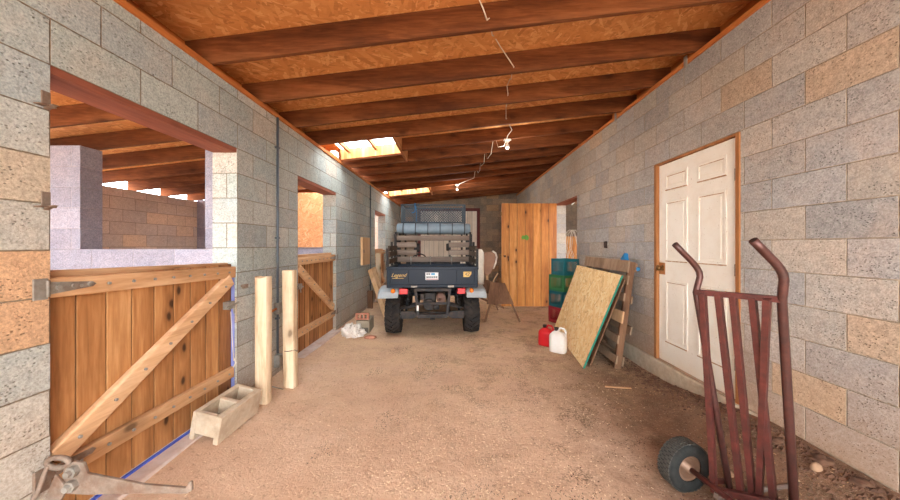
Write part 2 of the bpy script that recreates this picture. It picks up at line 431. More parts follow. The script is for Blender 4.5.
for (xa_, xb_, zb_) in ((XL-.2, -1.14, -.3), (-1.14, .87, 2.56), (.87, XR+.2, -.3)):
    b.prism([(xa_, zb_), (xb_, zb_), (xb_, rt(xb_)), (xa_, rt(xa_))], (0, YB, 0), (1,0,0), (0,0,1), (0,1,0), WT)
struct(b.build('wall_back', M_blockB))
# wooden plates on the wall heads
b = MB(); b.box(XL-.17, XL+.02, YF, YB, LT, 2.658); tag(b.build('trim_1', M_plate, bevel=.003), kind='structure')
b = MB(); b.box(XR-.02, XR+.18, YF, YB, 2.99, 3.028); tag(b.build('trim_2', M_plate, bevel=.003), kind='structure')
b = MB(); b.box(XL-.20, XL-.175, YF, YB, 2.659, 2.832); tag(b.build('trim_14', M_plate), kind='structure')  # upright board added behind the plate to stop sky light leaking in
b = MB(); b.box(XR+.17, XR+.195, YF, YB, 3.029, 3.236); tag(b.build('trim_15', M_plate), kind='structure')  # added board, closes the gap where daylight came over the right wall
# metal strapping clips along the right plate are small hurricane ties
# lintels (underside boards)
for i, (a, d, z0, z1) in enumerate(OP):
    b = MB(); b.box(XL-WT+.004, XL-.004, a, d, z1-.035, z1); struct(b.build('trim_%d' % (3+i), M_lintel))
b = MB(); b.box(XR+.004, XR+WT-.004, 5.5, 6.6, 2.165, 2.2); struct(b.build('trim_6', M_lintel))
# footing ledge along right wall
b = MB(); b.box(XR-.035, XR+.0, 2.2, 4.35, -.2, .165); struct(b.build('trim_7', M_concrete, bevel=.012))
# sills under the gates
for i, (a, d, _, _) in enumerate(OP):
    b = MB(); b.box(XL-WT, XL+.075, a+.0, d, -.1, .072)
    struct(b.build('trim_%d' % (8+i), M_sill, bevel=.01))
# stall partitions and outer walls
XO = -5.4
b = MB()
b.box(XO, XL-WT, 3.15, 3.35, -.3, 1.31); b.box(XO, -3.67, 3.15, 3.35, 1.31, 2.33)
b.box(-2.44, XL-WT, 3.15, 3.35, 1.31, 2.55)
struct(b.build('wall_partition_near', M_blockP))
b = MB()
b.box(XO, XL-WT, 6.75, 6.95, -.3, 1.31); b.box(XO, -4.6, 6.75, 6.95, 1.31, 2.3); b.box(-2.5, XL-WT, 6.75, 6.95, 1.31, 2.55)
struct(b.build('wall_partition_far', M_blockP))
b = MB(); b.box(XO-.2, XO, YF, 2.1, -.3, 1.1); b.box(XO-.2, XO, 2.1, 3.5, -.3, 2.27); b.box(XO-.2, XO, 3.5, 4.75, -.3, .9); b.box(XO-.2, XO, 4.75, 7.1, -.3, 2.27)  # unseen stretches kept low as added openings for daylight in the stalls
b.box(XO-.2, XO, 7.1, 10.3, -.3, .5); b.box(XO-.2, XO, 10.3, YB+.2, -.3, 2.27); struct(b.build('wall_stall_outer', M_blockO))
b = MB(); b.box(XO-.2, XL-.2, YB, YB+.2, -.3, 2.45); struct(b.build('wall_stall_back', M_blockO))
# room behind the right doorway
b = MB(); b.box(4.6, 4.8, 3.6, 9.2, -.3, 3.4); b.box(2.33, 4.8, 9.0, 9.2, -.3, 3.4)
struct(b.build('wall_side_room', M_blockB))
# ground
nx, ny = 100, 320
def gx(i): return -2.0 + 4.4*i/nx
def gy(j): return -2.1 + 13.0*j/ny
vs = [(gx(i), gy(j), ground(gx(i), gy(j))) for j in range(ny+1) for i in range(nx+1)]
fs = [(j*(nx+1)+i, j*(nx+1)+i+1, (j+1)*(nx+1)+i+1, (j+1)*(nx+1)+i) for j in range(ny) for i in range(nx)]
fl = struct(MB().add(vs, fs, True).build('floor', M_dirt))
b = MB(); b.add([(-25,-25,-.06),(25,-25,-.06),(25,25,-.06),(-25,25,-.06)], [(0,1,2,3)])
M_yard = plain('yard_dirt', c(206,176,146), .95, 0, .12, 2, bump=0)
struct(b.build('ground', M_yard))

# roof deck, in strips so the skylights stay open
SKEW = math.tan(R(2.5))
def ry(k, x=0): return 2.25 + .624*k - x*SKEW
NK = 14
deck = MB(); XD0, XD1 = -5.75, 4.8
def deck_piece(x0, x1, ya0, ya1, yb0, yb1):    # y at x0/x1 near, far
    za, zb = roof_z(x0)+RH, roof_z(x1)+RH; T = .012
    vs = [(x0,ya0,za),(x1,ya1,zb),(x1,yb1,zb),(x0,yb0,za)]
    vs += [(x,y,z+T) for x,y,z in vs]
    deck.add(vs, [(3,2,1,0),(4,5,6,7),(0,1,5,4),(1,2,6,5),(2,3,7,6),(3,0,4,7)])
SKY = {3: -.78, 9: -.60}
SX0 = XL + .01
def strip(ka, kb, x0, x1): deck_piece(x0, x1, ry(ka,x0), ry(ka,x1), ry(kb,x0), ry(kb,x1))
SW = 1.34
strip(-6.5, 3, XD0, XD1)
for (ka, kb, open_) in ((3+SW, 7, 1), (7, 8.2, 0), (8.2, 9, 1), (9+SW, 13, 1), (13, 14.2, 0)):
    if open_: strip(ka, kb, XD0, -3.15); strip(ka, kb, SX0-.1, XD1)  # unseen gap in the stall roof, added to brighten the stalls
    else: strip(ka, kb, XD0, XD1)
for k, xe in SKY.items():
    strip(k, k+SW, XD0, SX0); strip(k, k+SW, xe, XD1)
struct(deck.build('ceiling', M_osb))
# rafters
ORD = ['second','third','fourth','fifth','sixth','seventh','eighth','ninth','tenth','eleventh','twelfth','thirteenth','fourteenth','fifteenth']
def rafter(xa, xb):
    o = MB(); w = .019
    vs = []
    for x in (xa, xb):
        y = -x*SKEW; z = (x)*SL
        vs += [(x, y-w, z), (x, y+w, z), (x, y+w, z+RH), (x, y-w, z+RH)]
    o.add(vs, [(0,1,2,3),(7,6,5,4),(0,4,5,1),(1,5,6,2),(2,6,7,3),(3,7,4,0)])
    return o
rproto = rafter(-5.7, 4.7).build('roof_rafter', M_rafter, bevel=.003)
zc = roof_z(0)
for n, k in enumerate(range(-6, NK)):
    if k-1 in SKY:
        o = rafter(SKY[k-1]+.021, 4.7).build('roof_rafter', M_rafter, bevel=.003)
        o2 = rafter(-5.7, XL-.17).build('roof_rafter', M_rafter, bevel=.003); o2.location = (0, ry(k), zc)
        tag(o2, 'brown roof rafter over the stalls behind the left wall, ending at the %s skylight' % ('large' if k == 4 else 'small'), 'rafter', 'roof rafters across the aisle')
    else:
        o = rproto if n == 0 else rproto.copy()
        if n: COL.objects.link(o)
    o.location = (0, ry(k), zc)
    if k < -3: lab = 'brown roof rafter behind the viewpoint, %s from the outer end' % {-6: 'first', -5: 'second', -4: 'third'}[k]
    elif k < -1: lab = 'brown roof rafter above the open near end, out past the first one in view' if k == -2 else 'brown roof rafter at the open near end, outermost of all'
    elif k == -1: lab = 'brown roof rafter cut by the top edge of the view at the left plate'
    elif k == 0: lab = 'nearest full dark brown roof rafter spanning the aisle, widest in view'
    elif k == 3: lab = 'dark brown roof rafter along the near edge of the large skylight'
    elif k == 4: lab = 'brown roof rafter with the near bare bulb, cut off at the large skylight header'
    elif k == 9: lab = 'brown roof rafter with the far bare bulb, at near edge of small skylight'
    elif k == 10: lab = 'brown roof rafter cut off at the header of the small skylight'
    elif k == 13: lab = 'last brown roof rafter, closest to the back wall'
    else: lab = 'dark brown roof rafter, %s from the near end of those spanning the view' % ORD[k-1]
    tag(o, lab, 'rafter', 'roof rafters across the aisle')
# skylight framing: white-lit side header and blocking, timber
M_skyframe = wood_mat('skylight_wood', [(0, c(150,92,52)), (.5, c(190,128,78)), (1, c(214,158,108))], axis=1, grain=14, knots=.3)
for (k, xe) in SKY.items():
    lab = 'timber framed skylight opening above the left wall, near one' if k == 3 else 'small far timber framed skylight opening above the vehicle'
    r = root('skylight', lab, 'skylight')
    b = MB(); b.beam((xe, ry(k,xe)+.02, roof_z(xe)+RH/2), (xe, ry(k+2,xe)-.02, roof_z(xe)+RH/2), .038, RH-.004); b.build('header', M_skyframe, r)
    for xx in ((-1.62, -1.2) if k == 3 else (-1.4, -1.0)):
        b = MB(); b.beam((xx, ry(k,xx)+.02, roof_z(xx)+RH-.035), (xx, ry(k+SW,xx)-.02, roof_z(xx)+RH-.035), .038, .06); b.build('crossbar', M_skyframe, r)
    b = MB(); b.beam((XL-.03, ry(k+SW,XL)+.0, roof_z(XL)+RH/2), (xe-.02, ry(k+SW,xe)+.0, roof_z(xe)+RH/2), .038, RH-.004); b.build('trimmer', M_rafter, r)
    b = MB(); b.beam((SX0, ry(k+SW,SX0)-.027, roof_z(SX0)+RH/2+.010), (xe-.02, ry(k+SW,xe)-.027, roof_z(xe)+RH/2+.010), .012, RH-.03); b.build('lining_board', M_osb, r)

# ------------------------------------------------------------------ gates
def gate(name_label, y0, y1, hinge_near, rise, zoff=0.0, bottom=.085):
    r = root('stall_gate', name_label, 'gate', (XL, y0, 0))
    W = y1 - y0; ztop = 1.205 + zoff
    n = round(W/.134); pw = W/n
    b = MB()
    for i in range(n): b.box(-.07, -.045, i*pw+.0025, (i+1)*pw-.0025, bottom, ztop-.01)
    b.build('board_panel', M_gate, r, bevel=.003)
    b = MB(); b.beam((-.0265, .0, ztop-.045), (-.0265, W, ztop-.045-rise), .036, .089); b.build('top_rail', M_rail, r, bevel=.005)
    b = MB(); b.beam((-.09, .0, ztop-.015), (-.09, W, ztop-.015-rise), .038, .089); b.build('cap_rail', M_rail, r, bevel=.005)
    b = MB(); b.beam((-.0265, .02, .325), (-.0265, W-.02, .325), .036, .085); b.build('bottom_rail', M_rail, r, bevel=.005)
    b = MB()
    if hinge_near: a, d = (-.0225, .03, .395), (-.0225, W-.05, ztop-.10-rise)
    else: a, d = (-.0225, W-.06, .42), (-.0225, .05, ztop-.12)
    b.beam(a, d, .043, .10, up=(1,0,0)) if False else b.beam(a, d, .043, .095)
    b.build('diagonal_brace', M_brace, r, bevel=.008)
    spots = []
    for i in range(9):
        y = .12 + i*(W-.2)/8
        spots += [(-.009, y, ztop-.045-rise*y/W), (-.009, y, .325)]
    for i in range(7): spots.append(Vector(a).lerp(Vector(d), (i+.5)/7)+Vector((.0215,0,0)))
    for i, q in enumerate(spots):
        if i == 0: b = MB(); b.cyl((0,0,0), (.009,0,0), .008, 8); b0 = b.build('bolt', M_galv, r); b0.location = q
        else: bb = b0.copy(); COL.objects.link(bb); bb.location = q
    # strap hinges
    hy = 0 if hinge_near else W; s = 1 if hinge_near else -1
    for z in (ztop-.045, .345):
        b = MB()
        b.prism([(s*.0,-.028),(s*.0,.028),(s*.17,.012),(s*.185,0),(s*.17,-.012)][::s], (-.008, hy, z), (0,1,0), (0,0,1), (1,0,0), .006)
        b.cyl((.0, hy-s*.012, z-.035), (.0, hy-s*.012, z+.035), .011, 10)
        b.box(-.006, .008, *sorted((hy-s*.06, hy-s*.012)), z-.045, z+.045)
        for q in (.03, .09, .155): b.cyl((-.004, hy+s*q, z), (.006, hy+s*q, z), .012, 8)
        b.build('strap_hinge', M_rust if z < .6 else M_galv, r, bevel=.001)
    ly = W if hinge_near else 0
    b = MB(); b.cyl((.0, ly-s*.13, .86), (.0, ly+s*.02, .88), .009, 8); b.box(-.045, .004, *sorted((ly-s*.10, ly-s*.03)), .84, .9)
    b.cyl((.004, ly-s*.05, .86), (.012, ly-s*.05, .80), .006, 8)
    b.build('slide_bolt', M_galv, r, bevel=.001)
    return r
g1 = gate('large plank gate with diagonal brace, nearest, under the first wall opening', 1.402, 2.615, True, .03)
b = MB(); b.tube([(.0, 1.14, .82), (.004, 1.15, .6), (.003, 1.17, .42)], .003, 6); b.tube([(.01, 1.165, .44), (.012, 1.18, .40), (.006,1.16,.37)], .005, 6)
b.build('string', M_wire, g1)
gate('plank gate with diagonal brace below the OSB panel, second along the left wall', 3.64, 4.83, False, .0)
gate('plank gate partly hidden behind the vehicle, third along the left wall', 7.24, 8.36, False, .0, .02)
# thin blue strips on the first sill and its far jamb
b = MB(); b.box(XL-.044, XL-.028, 1.402, 2.615, .072, .082); struct(b.build('trim_12', M_blueline))
b = MB(); b.box(XL-.19, XL-.02, 2.609, 2.6149, .0, 1.1); struct(b.build('trim_13', M_blueline2))

# latch bars on the near pier: forged hook arm
r = root('gate_hook', 'rusty steel hook arm jutting out at the foot of the near gate', 'gate hook', (XL, 1.36, .35))
b = MB(); b.box(.009, .015, -.02, .035, -.055, .045); b.tube([(.0,-.01,-.05),(.02,-.03,-.062),(.03,-.02,-.03),(.03,0,.03),(.04,.005,.06)],.009,8); b.cyl((.0,.02,.02),(.016,.02,.02),.009,8); b.build('wall_plate', M_rust, r, bevel=.001)
b = MB(); pts = []
for i in range(17):
    a = 2*PI*i/16; pts.append((.075+.048*math.cos(a), .01, .068+.022*math.sin(a)))
b.tube(pts[:-1], .011, 8, closed=True); b.build('ring', M_rust, r)
b = MB(); b.prism([(.11,-.05),(.12,.05),(.16,.085),(.205,.08),(.22,.035),(.46,-.012),(.635,-.026),(.652,.0),(.66,-.002),(.662,-.038),(.64,-.05),(.46,-.05),(.22,-.055)], (0,-.01,-.0), (1,0,0), (0,0,1), (0,1,0), .012)
b.build('arm', M_rust, r, bevel=.002)
b = MB(); b.prism([(.10,.04),(.15,-.02),(.02,-.26),(-.02,-.28),(-.0,-.2)], (0,-.022,0), (1,0,0), (0,0,1), (0,1,0), .01); b.build('brace_arm', M_rust, r, bevel=.002)
b = MB()
for p in ((.17,.05),(.165,-.01)):
    b.cyl((p[0],-.03,p[1]), (p[0],.01,p[1]), .024, 6, False); b.cyl((p[0],-.045,p[1]), (p[0],.01,p[1]), .013, 12)
b.build('bolt_head', M_galv, r, bevel=.001)
# pintle brackets on the near pier's edge
for z, l in ((1.98, 'small rusty steel bracket at the edge of the near block pier, upper one'), (1.545, 'small rusty steel bracket at the edge of the near block pier, lower one')):
    b = MB(); b.box(XL-.002, XL+.006, 1.37, 1.40, z-.03, z+.035); b.prism([(0,0),(.0,-.02),(.045,0)], (XL+.004, 1.375, z-.024), (0,-1,0) if False else (1,0,0), (0,0,1), (0,1,0), .02)
    b.box(XL-.0, XL+.03, 1.345, 1.402, z-.034, z-.028)
    tag(b.build('bracket', M_rust, bevel=.001), l, 'bracket', 'brackets on the near pier')
b = MB(); b.box(XL, XL+.02, 2.67, 2.73, .985, 1.02); b.cyl((XL,2.67,1.01),(XL+.03,2.66,1.0),.012,8)
tag(b.build('gate_keeper', M_rust, bevel=.002), 'small rusty keeper bolted on the block pier beside the near gate', 'bracket')

# OSB panel behind second opening
b = MB(); b.box(-3.75, -2.3, 6.72, 6.748, 1.30, 2.45)
tag(b.build('osb_board', M_osb_stall), 'orange OSB panel fixed behind the second wall opening', 'board')

# ------------------------------------------------------------------ right door
r = tag(root('door_1', None, None), kind='structure')
DX = XR + .02
b = MB(); b.box(DX, DX+.035, 2.405, 3.335, .175, 2.17)
slab = b.build('door_slab', M_door, r, bevel=.003)
fb = MB(); wb = MB()
for (a, d) in ((2.51, 2.81), (2.93, 3.23)):
    for (z0, z1) in ((1.90, 2.06), (1.19, 1.79), (.38, 1.0)):
        # moulding frame and raised field
        m = .022
        for (p, q, u, w) in ((a, d, z0, z0+m), (a, d, z1-m, z1), (a, a+m, z0+m, z1-m), (d-m, d, z0+m, z1-m)):
            fb.box(DX-.008, DX, p, q, u, w)
        fb.box(DX-.006, DX, a+.05, d-.05, z0+.045, z1-.045)
        wb.box(DX-.0095, DX-.002, a+.002, d-.002, z0-.006, z0+.004)
        wb.box(DX-.0045, DX-.0005, a+m, d-m, z1-m-.006, z1-m)
        wb.box(DX-.004, DX-.0005, a+m, a+m+.004, z0+m, z1-m)
fb.build('panel_moulding', M_door, r, bevel=.005)
wb.build('worn_edge', M_worn, r)
b = MB(); b.box(XR-.012, XR+.12, 2.37, 2.403, .165, 2.19); b.box(XR-.012, XR+.12, 3.337, 3.372, .165, 2.19); b.box(XR-.004, XR+.12, 2.37, 3.372, 2.172, 2.192)
b.build('door_frame', M_jamb, r, bevel=.002)
b = MB(); b.box(DX-.004, DX, 3.24, 3.33, 1.05, 1.17); b.build('latch_plate', M_jamb, r, bevel=.001)
M_brass = plain('tarnished_brass', c(120,86,48), .4, .7, .2, 20)
b = MB(); b.lathe([(.001,-.065),(.022,-.062),(.03,-.048),(.026,-.032),(.011,-.026),(.011,-.006),(.03,-.004),(.03,0)], (DX,3.28,1.115), (1,0,0), 18); b.build('door_knob', M_brass, r)
for z in (1.88, .45, 1.16):
    b = MB(); b.cyl((XR-.006,2.404,z-.045),(XR-.006,2.404,z+.045),.008,8); b.box(XR-.004, XR+.0, 2.38, 2.40, z-.045, z+.045); b.build('hinge', M_rust, r)

# back wall door (cream sheet) with dark red frame
M_cream = wood_mat('cream_siding', [(0, c(206,194,176)), (.5, c(228,218,202)), (1, c(240,232,220))], axis=2, grain=8, plank=.16, pax=0, knots=0, rough=.7)
M_darkred = plain('dark_red_frame', c(100,40,38), .6)
r = tag(root('door_2', None, None), kind='structure')
b = MB(); b.box(-1.1, .82, YB+.02, YB+.06, -.05, 2.5); b.build('door_slab', M_cream, r)
b = MB(); b.box(.80, .90, YB-.03, YB+.08, -.05, 2.56); b.box(-1.17, -1.08, YB-.03, YB+.08, -.05, 2.56); b.box(-1.17, .9, YB-.03, YB+.08, 2.48, 2.58); b.build('door_frame', M_darkred, r, bevel=.003)

# open plank door at the right doorway
r = tag(root('door_3', None, None, (XR-.0, 6.56, .0)), kind='structure')
b = MB()
for i in range(7):
    b.box(-1.135+i*.162, -1.135+(i+1)*.162-.003, .0, .025, .09, 2.205)
b.build('plank_panel', M_plank_door, r, bevel=.002)
b = MB(); b.box(-1.1, -.04, .025, .06, .3, .4); b.box(-1.1, -.04, .025, .06, 1.9, 2.0); b.beam((-1.05,.044,.4),(-.1,.044,1.9),.09,.035,up=(0,1,0)); b.build('back_brace', M_rail, r)
b = MB(); b.cyl((-1.1,-.035,1.13),(-1.06,.0,1.13),.008,8); b.lathe([(.001,-.05),(.02,-.045),(.024,-.03),(.01,-.02),(.01,0)], (-1.07,.0,1.12),(0,1,0),12); b.box(-1.15,-1.12,.0,.02,1.95,2.03)
b.build('door_knob', M_brass, r)
M_green = plain('green_mark', c(96,140,50), .7, 0, .3, 30)
b = MB(); b.prism([(0,0),(.06,.01),(.11,-.02),(.15,.03),(.13,.08),(.09,.10),(.05,.08),(.02,.09),(-.01,.05)], (-.72, -.002, 1.46), (1,0,0), (0,0,1), (0,1,0), .002); b.build('green_mark', M_green, r)

# ------------------------------------------------------------------ wall fittings
def conduit(y, z0, z1, boxes, label):
    r = root('conduit', label, 'conduit', (XL, y, 0))
    b = MB(); b.cyl((.018,0,z0),(.018,0,z1),.0115,10); b.build('pipe', M_conduit, r)
    for z in (z0+.4, (z0+z1)/2, z1-.3): b = MB(); b.box(0,.03,-.022,.022,z-.008,z+.008); b.build('clip', M_conduit, r)
    for (z, w, h, d) in boxes:
        b = MB(); b.box(.0, d, -w/2, w/2, z-h/2, z+h/2); b.build('junction_box', M_galv, r, bevel=.004)
    return r
c1 = conduit(3.19, .22, 2.62, [(.72,.07,.11,.05),(.20,.075,.12,.055)], 'grey conduit with two boxes running down the left wall between the posts')
b = MB(); b.cyl((.02,-.03,.72),(.02,-.20,.70),.011,8); b.box(.0,.04,-.27,-.19,.60,.80); b.build('side_box', M_plate, c1)
conduit(6.77, .1, 2.62, [], 'grey conduit running down the left wall beside the wooden panel')
b = MB(); b.box(XL, XL+.05, 6.1, 6.62, .96, 1.50)
w = tag(b.build('wall_panel', M_paleboard, bevel=.006), 'pale square wooden cover fixed on the left block wall', 'panel')
b = MB(); b.box(XL+.05, XL+.06, 6.13, 6.16, 1.2, 1.26); b.build('latch', M_rust, w)
b = MB(); b.box(XR-.02, XR, 4.42, 4.48, 1.31, 1.40); b.box(XR-.03,XR-.02,4.44,4.46,1.33,1.38)
tag(b.build('outlet_box', M_dark_cap, bevel=.003), 'small black outlet box on the right wall above the pallet', 'outlet')
for y in (1.98+.07, 2.9, 4.15):
    b = MB(); b.box(XR-.026, XR-.02, y-.02, y+.02, 2.955, 3.06)
    tag(b.build('rafter_tie', M_galv), {2.05:'small galvanised metal tie at top of right wall, nearest one', 2.9:'small galvanised metal tie at top of right wall, middle one', 4.15:'small galvanised metal tie at top of right wall, farthest one'}[y], 'metal tie', 'metal ties on the right plate')

# ceiling bulbs and dangling cable
def bulb(k, x, lab):
    y = ry(k, x); z = roof_z(x)
    r = root('light_fixture', lab, 'ceiling light', (x, y, z))
    b = MB(); b.lathe([(.001,0),(.055,0),(.058,-.012),(.03,-.03),(.022,-.05),(.02,-.052),(.001,-.052)], (0,0,0), (0,0,1), 18); b.build('socket', M_white_plastic, r)
    b = MB(); b.lathe([(.013,-.05),(.014,-.065),(.026,-.09),(.03,-.11),(.024,-.13),(.01,-.142),(.001,-.143)], (0,0,0), (0,0,1), 16); b.build('bulb', M_white_plastic, r)
def lamp(k, x, e):
    ld = bpy.data.lights.new('bulb_light', 'POINT'); ld.energy = e; ld.color = (1, .93, .84); ld.shadow_soft_size = .05
    lo = bpy.data.objects.new('bulb_light', ld); COL.objects.link(lo); lo.location = (x, ry(k,x), roof_z(x)-.22)
lamp(4, .80, 9); lamp(9, .10, 22)
bulb(4, .80, 'white porcelain bulb holder hanging from the ceiling, near one')
bulb(9, .10, 'small white bulb holder on the ceiling, far one')
b = MB()
def seg(pxs):
    b.tube([pt(*p) for p in pxs], .0045, 6)
segs = [[(478,-3,2.0),(483,8,2.02),(487,20,2.06)], [(494,36,2.62),(500,46,2.66),(508,58,2.72),(514,67,2.80)], [(510,79,3.3),(507,86,3.32),(508,94,3.40)], [(506,105,3.95),(506,119,4.0)],
        [(510,126,4.45),(512,130,4.5),(508,135,4.6)], [(504,146,4.73),(498,147,4.7)], [(491,154,5.2),(487,159,5.3)], [(484,163,5.8),(481,166,5.9)], [(480,170,6.5),(478,173,6.6)], [(474,178,7.2),(466,181,7.5),(459,184,7.75)]]
full = []
for s_ in segs:
    full += [pt(*p) for p in s_]
out = [full[0]]
for a, d in zip(full, full[1:]):
    if (d-a).length > .3 and d.y < 7.3:
        for q in (.35, .7):
            m = a.lerp(d, q); m.z = roof_z(m.x) + .10; out.append(m)
    out.append(d)
b.tube(out, .0045, 6)
tag(b.build('ceiling_cable', M_wire), 'thin pale cable threaded through the rafters and drooping between them', 'cable')

# ------------------------------------------------------------------ posts by the left wall
def post(px_label, X, Y, top, w, lean):
    b = MB(); gz = ground(X, Y) - .03
    n = 8; vs = []; fs = []; sg = 16
    for i in range(n+1):
        z = gz + (top-gz)*i/n
        for k in range(sg):
            a = 2*PI*k/sg; q = (abs(math.cos(a))**5+abs(math.sin(a))**5)**(-1/5)
            rr = w/2*q*(1+.03*noise.noise(Vector((i*.8, k*.4, X*9))))
            zz = z
            if i == n and px_label == 'a' and -.4 < math.cos(a) < .4: zz -= .015
            vs.append((rr*math.cos(a)+lean*(z-gz), rr*.9*math.sin(a), zz))
    for i in range(n):
        for k in range(sg): fs.append((i*sg+k, i*sg+(k+1)%sg, (i+1)*sg+(k+1)%sg, (i+1)*sg+k))
    fs.append(tuple(range(sg))[::-1]); fs.append(tuple(n*sg+k for k in range(sg)))
    b.add(vs, fs)
    return b.build('wooden_post', M_post, loc=(X, Y, 0), bevel=.0)
tag(post('a', -1.575, 2.66, 1.09, .106, 0), 'pale peeled wooden post beside the concrete block', 'post', 'pale posts by the left wall')
p2 = post('b', -1.51, 2.98, 1.115, .108, -.012)
tag(p2, 'pale peeled wooden post beside the second gate, bound with wire', 'post', 'pale posts by the left wall')
b = MB(); b.tube([(.06*math.cos(a*PI/6), .056*math.sin(a*PI/6), .36+.01*a*.2) for a in range(12)], .004, 6, closed=True); b.build('wire_tie', M_rust, p2)
b = MB(); b.tube([(-1.55,2.9,.37),(-1.66,3.0,.33),(-1.72,3.1,.28)], .003, 6)
b.tube([(-1.70,2.72,.18),(-1.62,2.80,.12),(-1.5,2.83,.075)], .004, 6)
tag(b.build('loose_wire', M_galv), 'thin loose wire strung low between the two pale posts and the wall', 'wire')

# ------------------------------------------------------------------ cinder block by the first gate
def cinder(L=.40, W=.20, H=.19):
    b = MB(); t = .034
    b.box(-W/2, -W/2+t, -L/2, L/2, 0, H); b.box(W/2-t, W/2, -L/2, L/2, 0, H)
    for (a, d, z0) in ((-L/2, -L/2+t, .045), (-t/2, t/2, 0), (L/2-t, L/2, .045)):
        b.box(-W/2+t, W/2-t, a, d, z0, H)
    return b
o = cinder().build('cinder_block', M_concrete)
bm = bmesh.new(); bm.from_mesh(o.data); bmesh.ops.remove_doubles(bm, verts=bm.verts, dist=.0005); bm.to_mesh(o.data); bm.free()
mo = o.modifiers.new('b','BEVEL'); mo.width=.006; mo.segments=2; mo.limit_method='ANGLE'
o.location = (-1.625, 2.29, .065); o.rotation_euler = (R(2), R(12), R(-3))
tag(o, 'hollow two-hole concrete block on the ground against the near gate', 'concrete block')

# ------------------------------------------------------------------ bag, bricks near second gate
M_bag = plain('white_bag', c(232,226,216), .8, 0, .06, 10, c(200,176,150), .35, bump=.4)
def lump(r0, seed, sx, sy, sz, amp, sub=4, fr=2.5):
    bm = bmesh.new(); bmesh.ops.create_icosphere(bm, subdivisions=sub, radius=r0)
    for v in bm.verts:
        p = v.co.copy(); n_ = p.normalized()
        d = 1 + amp*noise.noise(p/r0*fr + Vector((seed, 0, 0))) + amp*.5*abs(noise.noise(p/r0*fr*2.3 + Vector((0, seed, 0))))
        v.co = Vector((p.x*sx, p.y*sy, p.z*sz))*d
        if v.co.z < 0: v.co.z *= .35
    b = MB(); bm.verts.ensure_lookup_table()
    b.add([v.co.copy() for v in bm.verts], [[v.index for v in f.verts] for f in bm.faces], True); bm.free()
    return b
r = root('plastic_bag', 'crumpled white plastic bag lying on the dirt by the second gate', 'bag', (-1.51, 4.72, .035))
lump(.16, 3.3, 1.0, .9, .78, .55, 5, 2.2).build('bag_body', M_bag, r)
lump(.09, 8.3, 1.0, .8, 1.2, .7, 4, 2.6).build('bag_flap', M_bag, r, loc=(.06, -.12, .015))
M_graybrick = plain('grey_paver', c(150,138,118), .9, 0, .15, 20, bump=.5)
M_redbrick = plain('red_brick', c(176,116,92), .9, 0, .2, 20, c(200,150,124), .5, bump=.5)
cx, cy = -1.38, 5.03
r = root('concrete_paver', 'grey concrete block on its side under a holed brick', 'concrete block', (cx, cy, ground(cx, cy)-.005), R(4))
b = MB(); b.box(-.10,.10,-.19,.19,0,.19); b.build('block_body', M_graybrick, r, bevel=.006)
b = MB(); b.box(-.085,.085,-.193,-.188,.015,.085); b.build('dark_face', plain('dark_block', c(96,88,78), .95), r)
b = MB(); W2,L2,H2 = .20,.095,.06
xs = [-.1,-.072,-.042,-.015,.015,.042,.072,.1]
b.box(-.1,.1,-.05,-.028,0,H2); b.box(-.1,.1,.028,.05,0,H2)
for (a,d) in ((-.1,-.068),(-.036,-.016),(.016,.036),(.068,.1)): b.box(a,d,-.028,.028,0,H2)
o = b.build('holed_brick', M_redbrick, loc=(cx, cy-.13, ground(cx,cy)+.187)); o.rotation_euler = (R(84), 0, R(4))
o.location.z += .056; o.location.y += .0
tag(o, 'pinkish brick with three holes lying on top of the grey block', 'brick')
o = lump(.06, 5.5, 1.5, .8, .6, .35, 2, 1.3).build('broken_brick', M_redbrick, loc=(-1.2, 4.62, .012)); tag(o, 'broken piece of red brick on the dirt beside the white bag', 'brick')

# boards leaning at third gate
for (a, d, lab, m) in (((-1.70,6.55,.84),(-1.13,5.55,.03),'pale board leaning on the left wall beside the vehicle, outer one',M_paleboard), ((-1.70,6.85,.86),(-1.20,5.95,.03),'pale board leaning on the left wall beside the vehicle, inner one',M_paleboard)):
    b = MB(); b.beam(a, d, .09, .035, up=(0,1,0)); tag(b.build('leaning_board', m, bevel=.004), lab, 'board', 'boards leaning beside the vehicle')
b = MB(); b.box(-1.72,-1.62,7.12,7.2,0,1.16); tag(b.build('upright_timber', M_post, bevel=.006), 'pale upright timber standing against the wall at the third gate', 'post')
b = MB(); b.box(-1.745,-1.64,6.5,6.56,0,.42); tag(b.build('short_timber', M_brownboard, bevel=.006), 'short dark timber standing at the wall behind the leaning boards', 'timber')

# ------------------------------------------------------------------ OSB sheet, plywood, pallet
def quad_sheet(name, bl, br, tr, tl, th, mat, label, cat, edge=None):
    bl, br, tr, tl = map(Vector, (bl, br, tr, tl))
    n = (br-bl).cross(tl-bl).normalized()
    if n.x > 0: n = -n
    vs = [bl, br, tr, tl, bl-n*th, br-n*th, tr-n*th, tl-n*th]
    o = MB().add(vs, [(0,1,2,3),(7,6,5,4),(0,4,5,1),(1,5,6,2),(2,6,7,3),(3,7,4,0)]).build(name, mat, bevel=.001)
    tag(o, label, cat)
    if edge:
        e = MB(); e.beam(br+n*(-th/2), tr+n*(-th/2), th*1.04, .004, up=(0,1,0)); w = (br-bl).normalized()
        o2 = MB(); 
        q0, q1 = br+w*.0005, tr+w*.0005
        o2.add([q0+n*.0005, q1+n*.0005, q1-n*(th+.0005), q0-n*(th+.0005), q0+n*.0005+w*.002, q1+n*.0005+w*.002, q1-n*(th+.0005)+w*.002, q0-n*(th+.0005)+w*.002],
               [(0,1,2,3),(7,6,5,4),(0,4,5,1),(1,5,6,2),(2,6,7,3),(3,7,4,0)])
        ob = o2.build('green_edge', edge, o); ob['label'] = 'green painted edge'
    return o
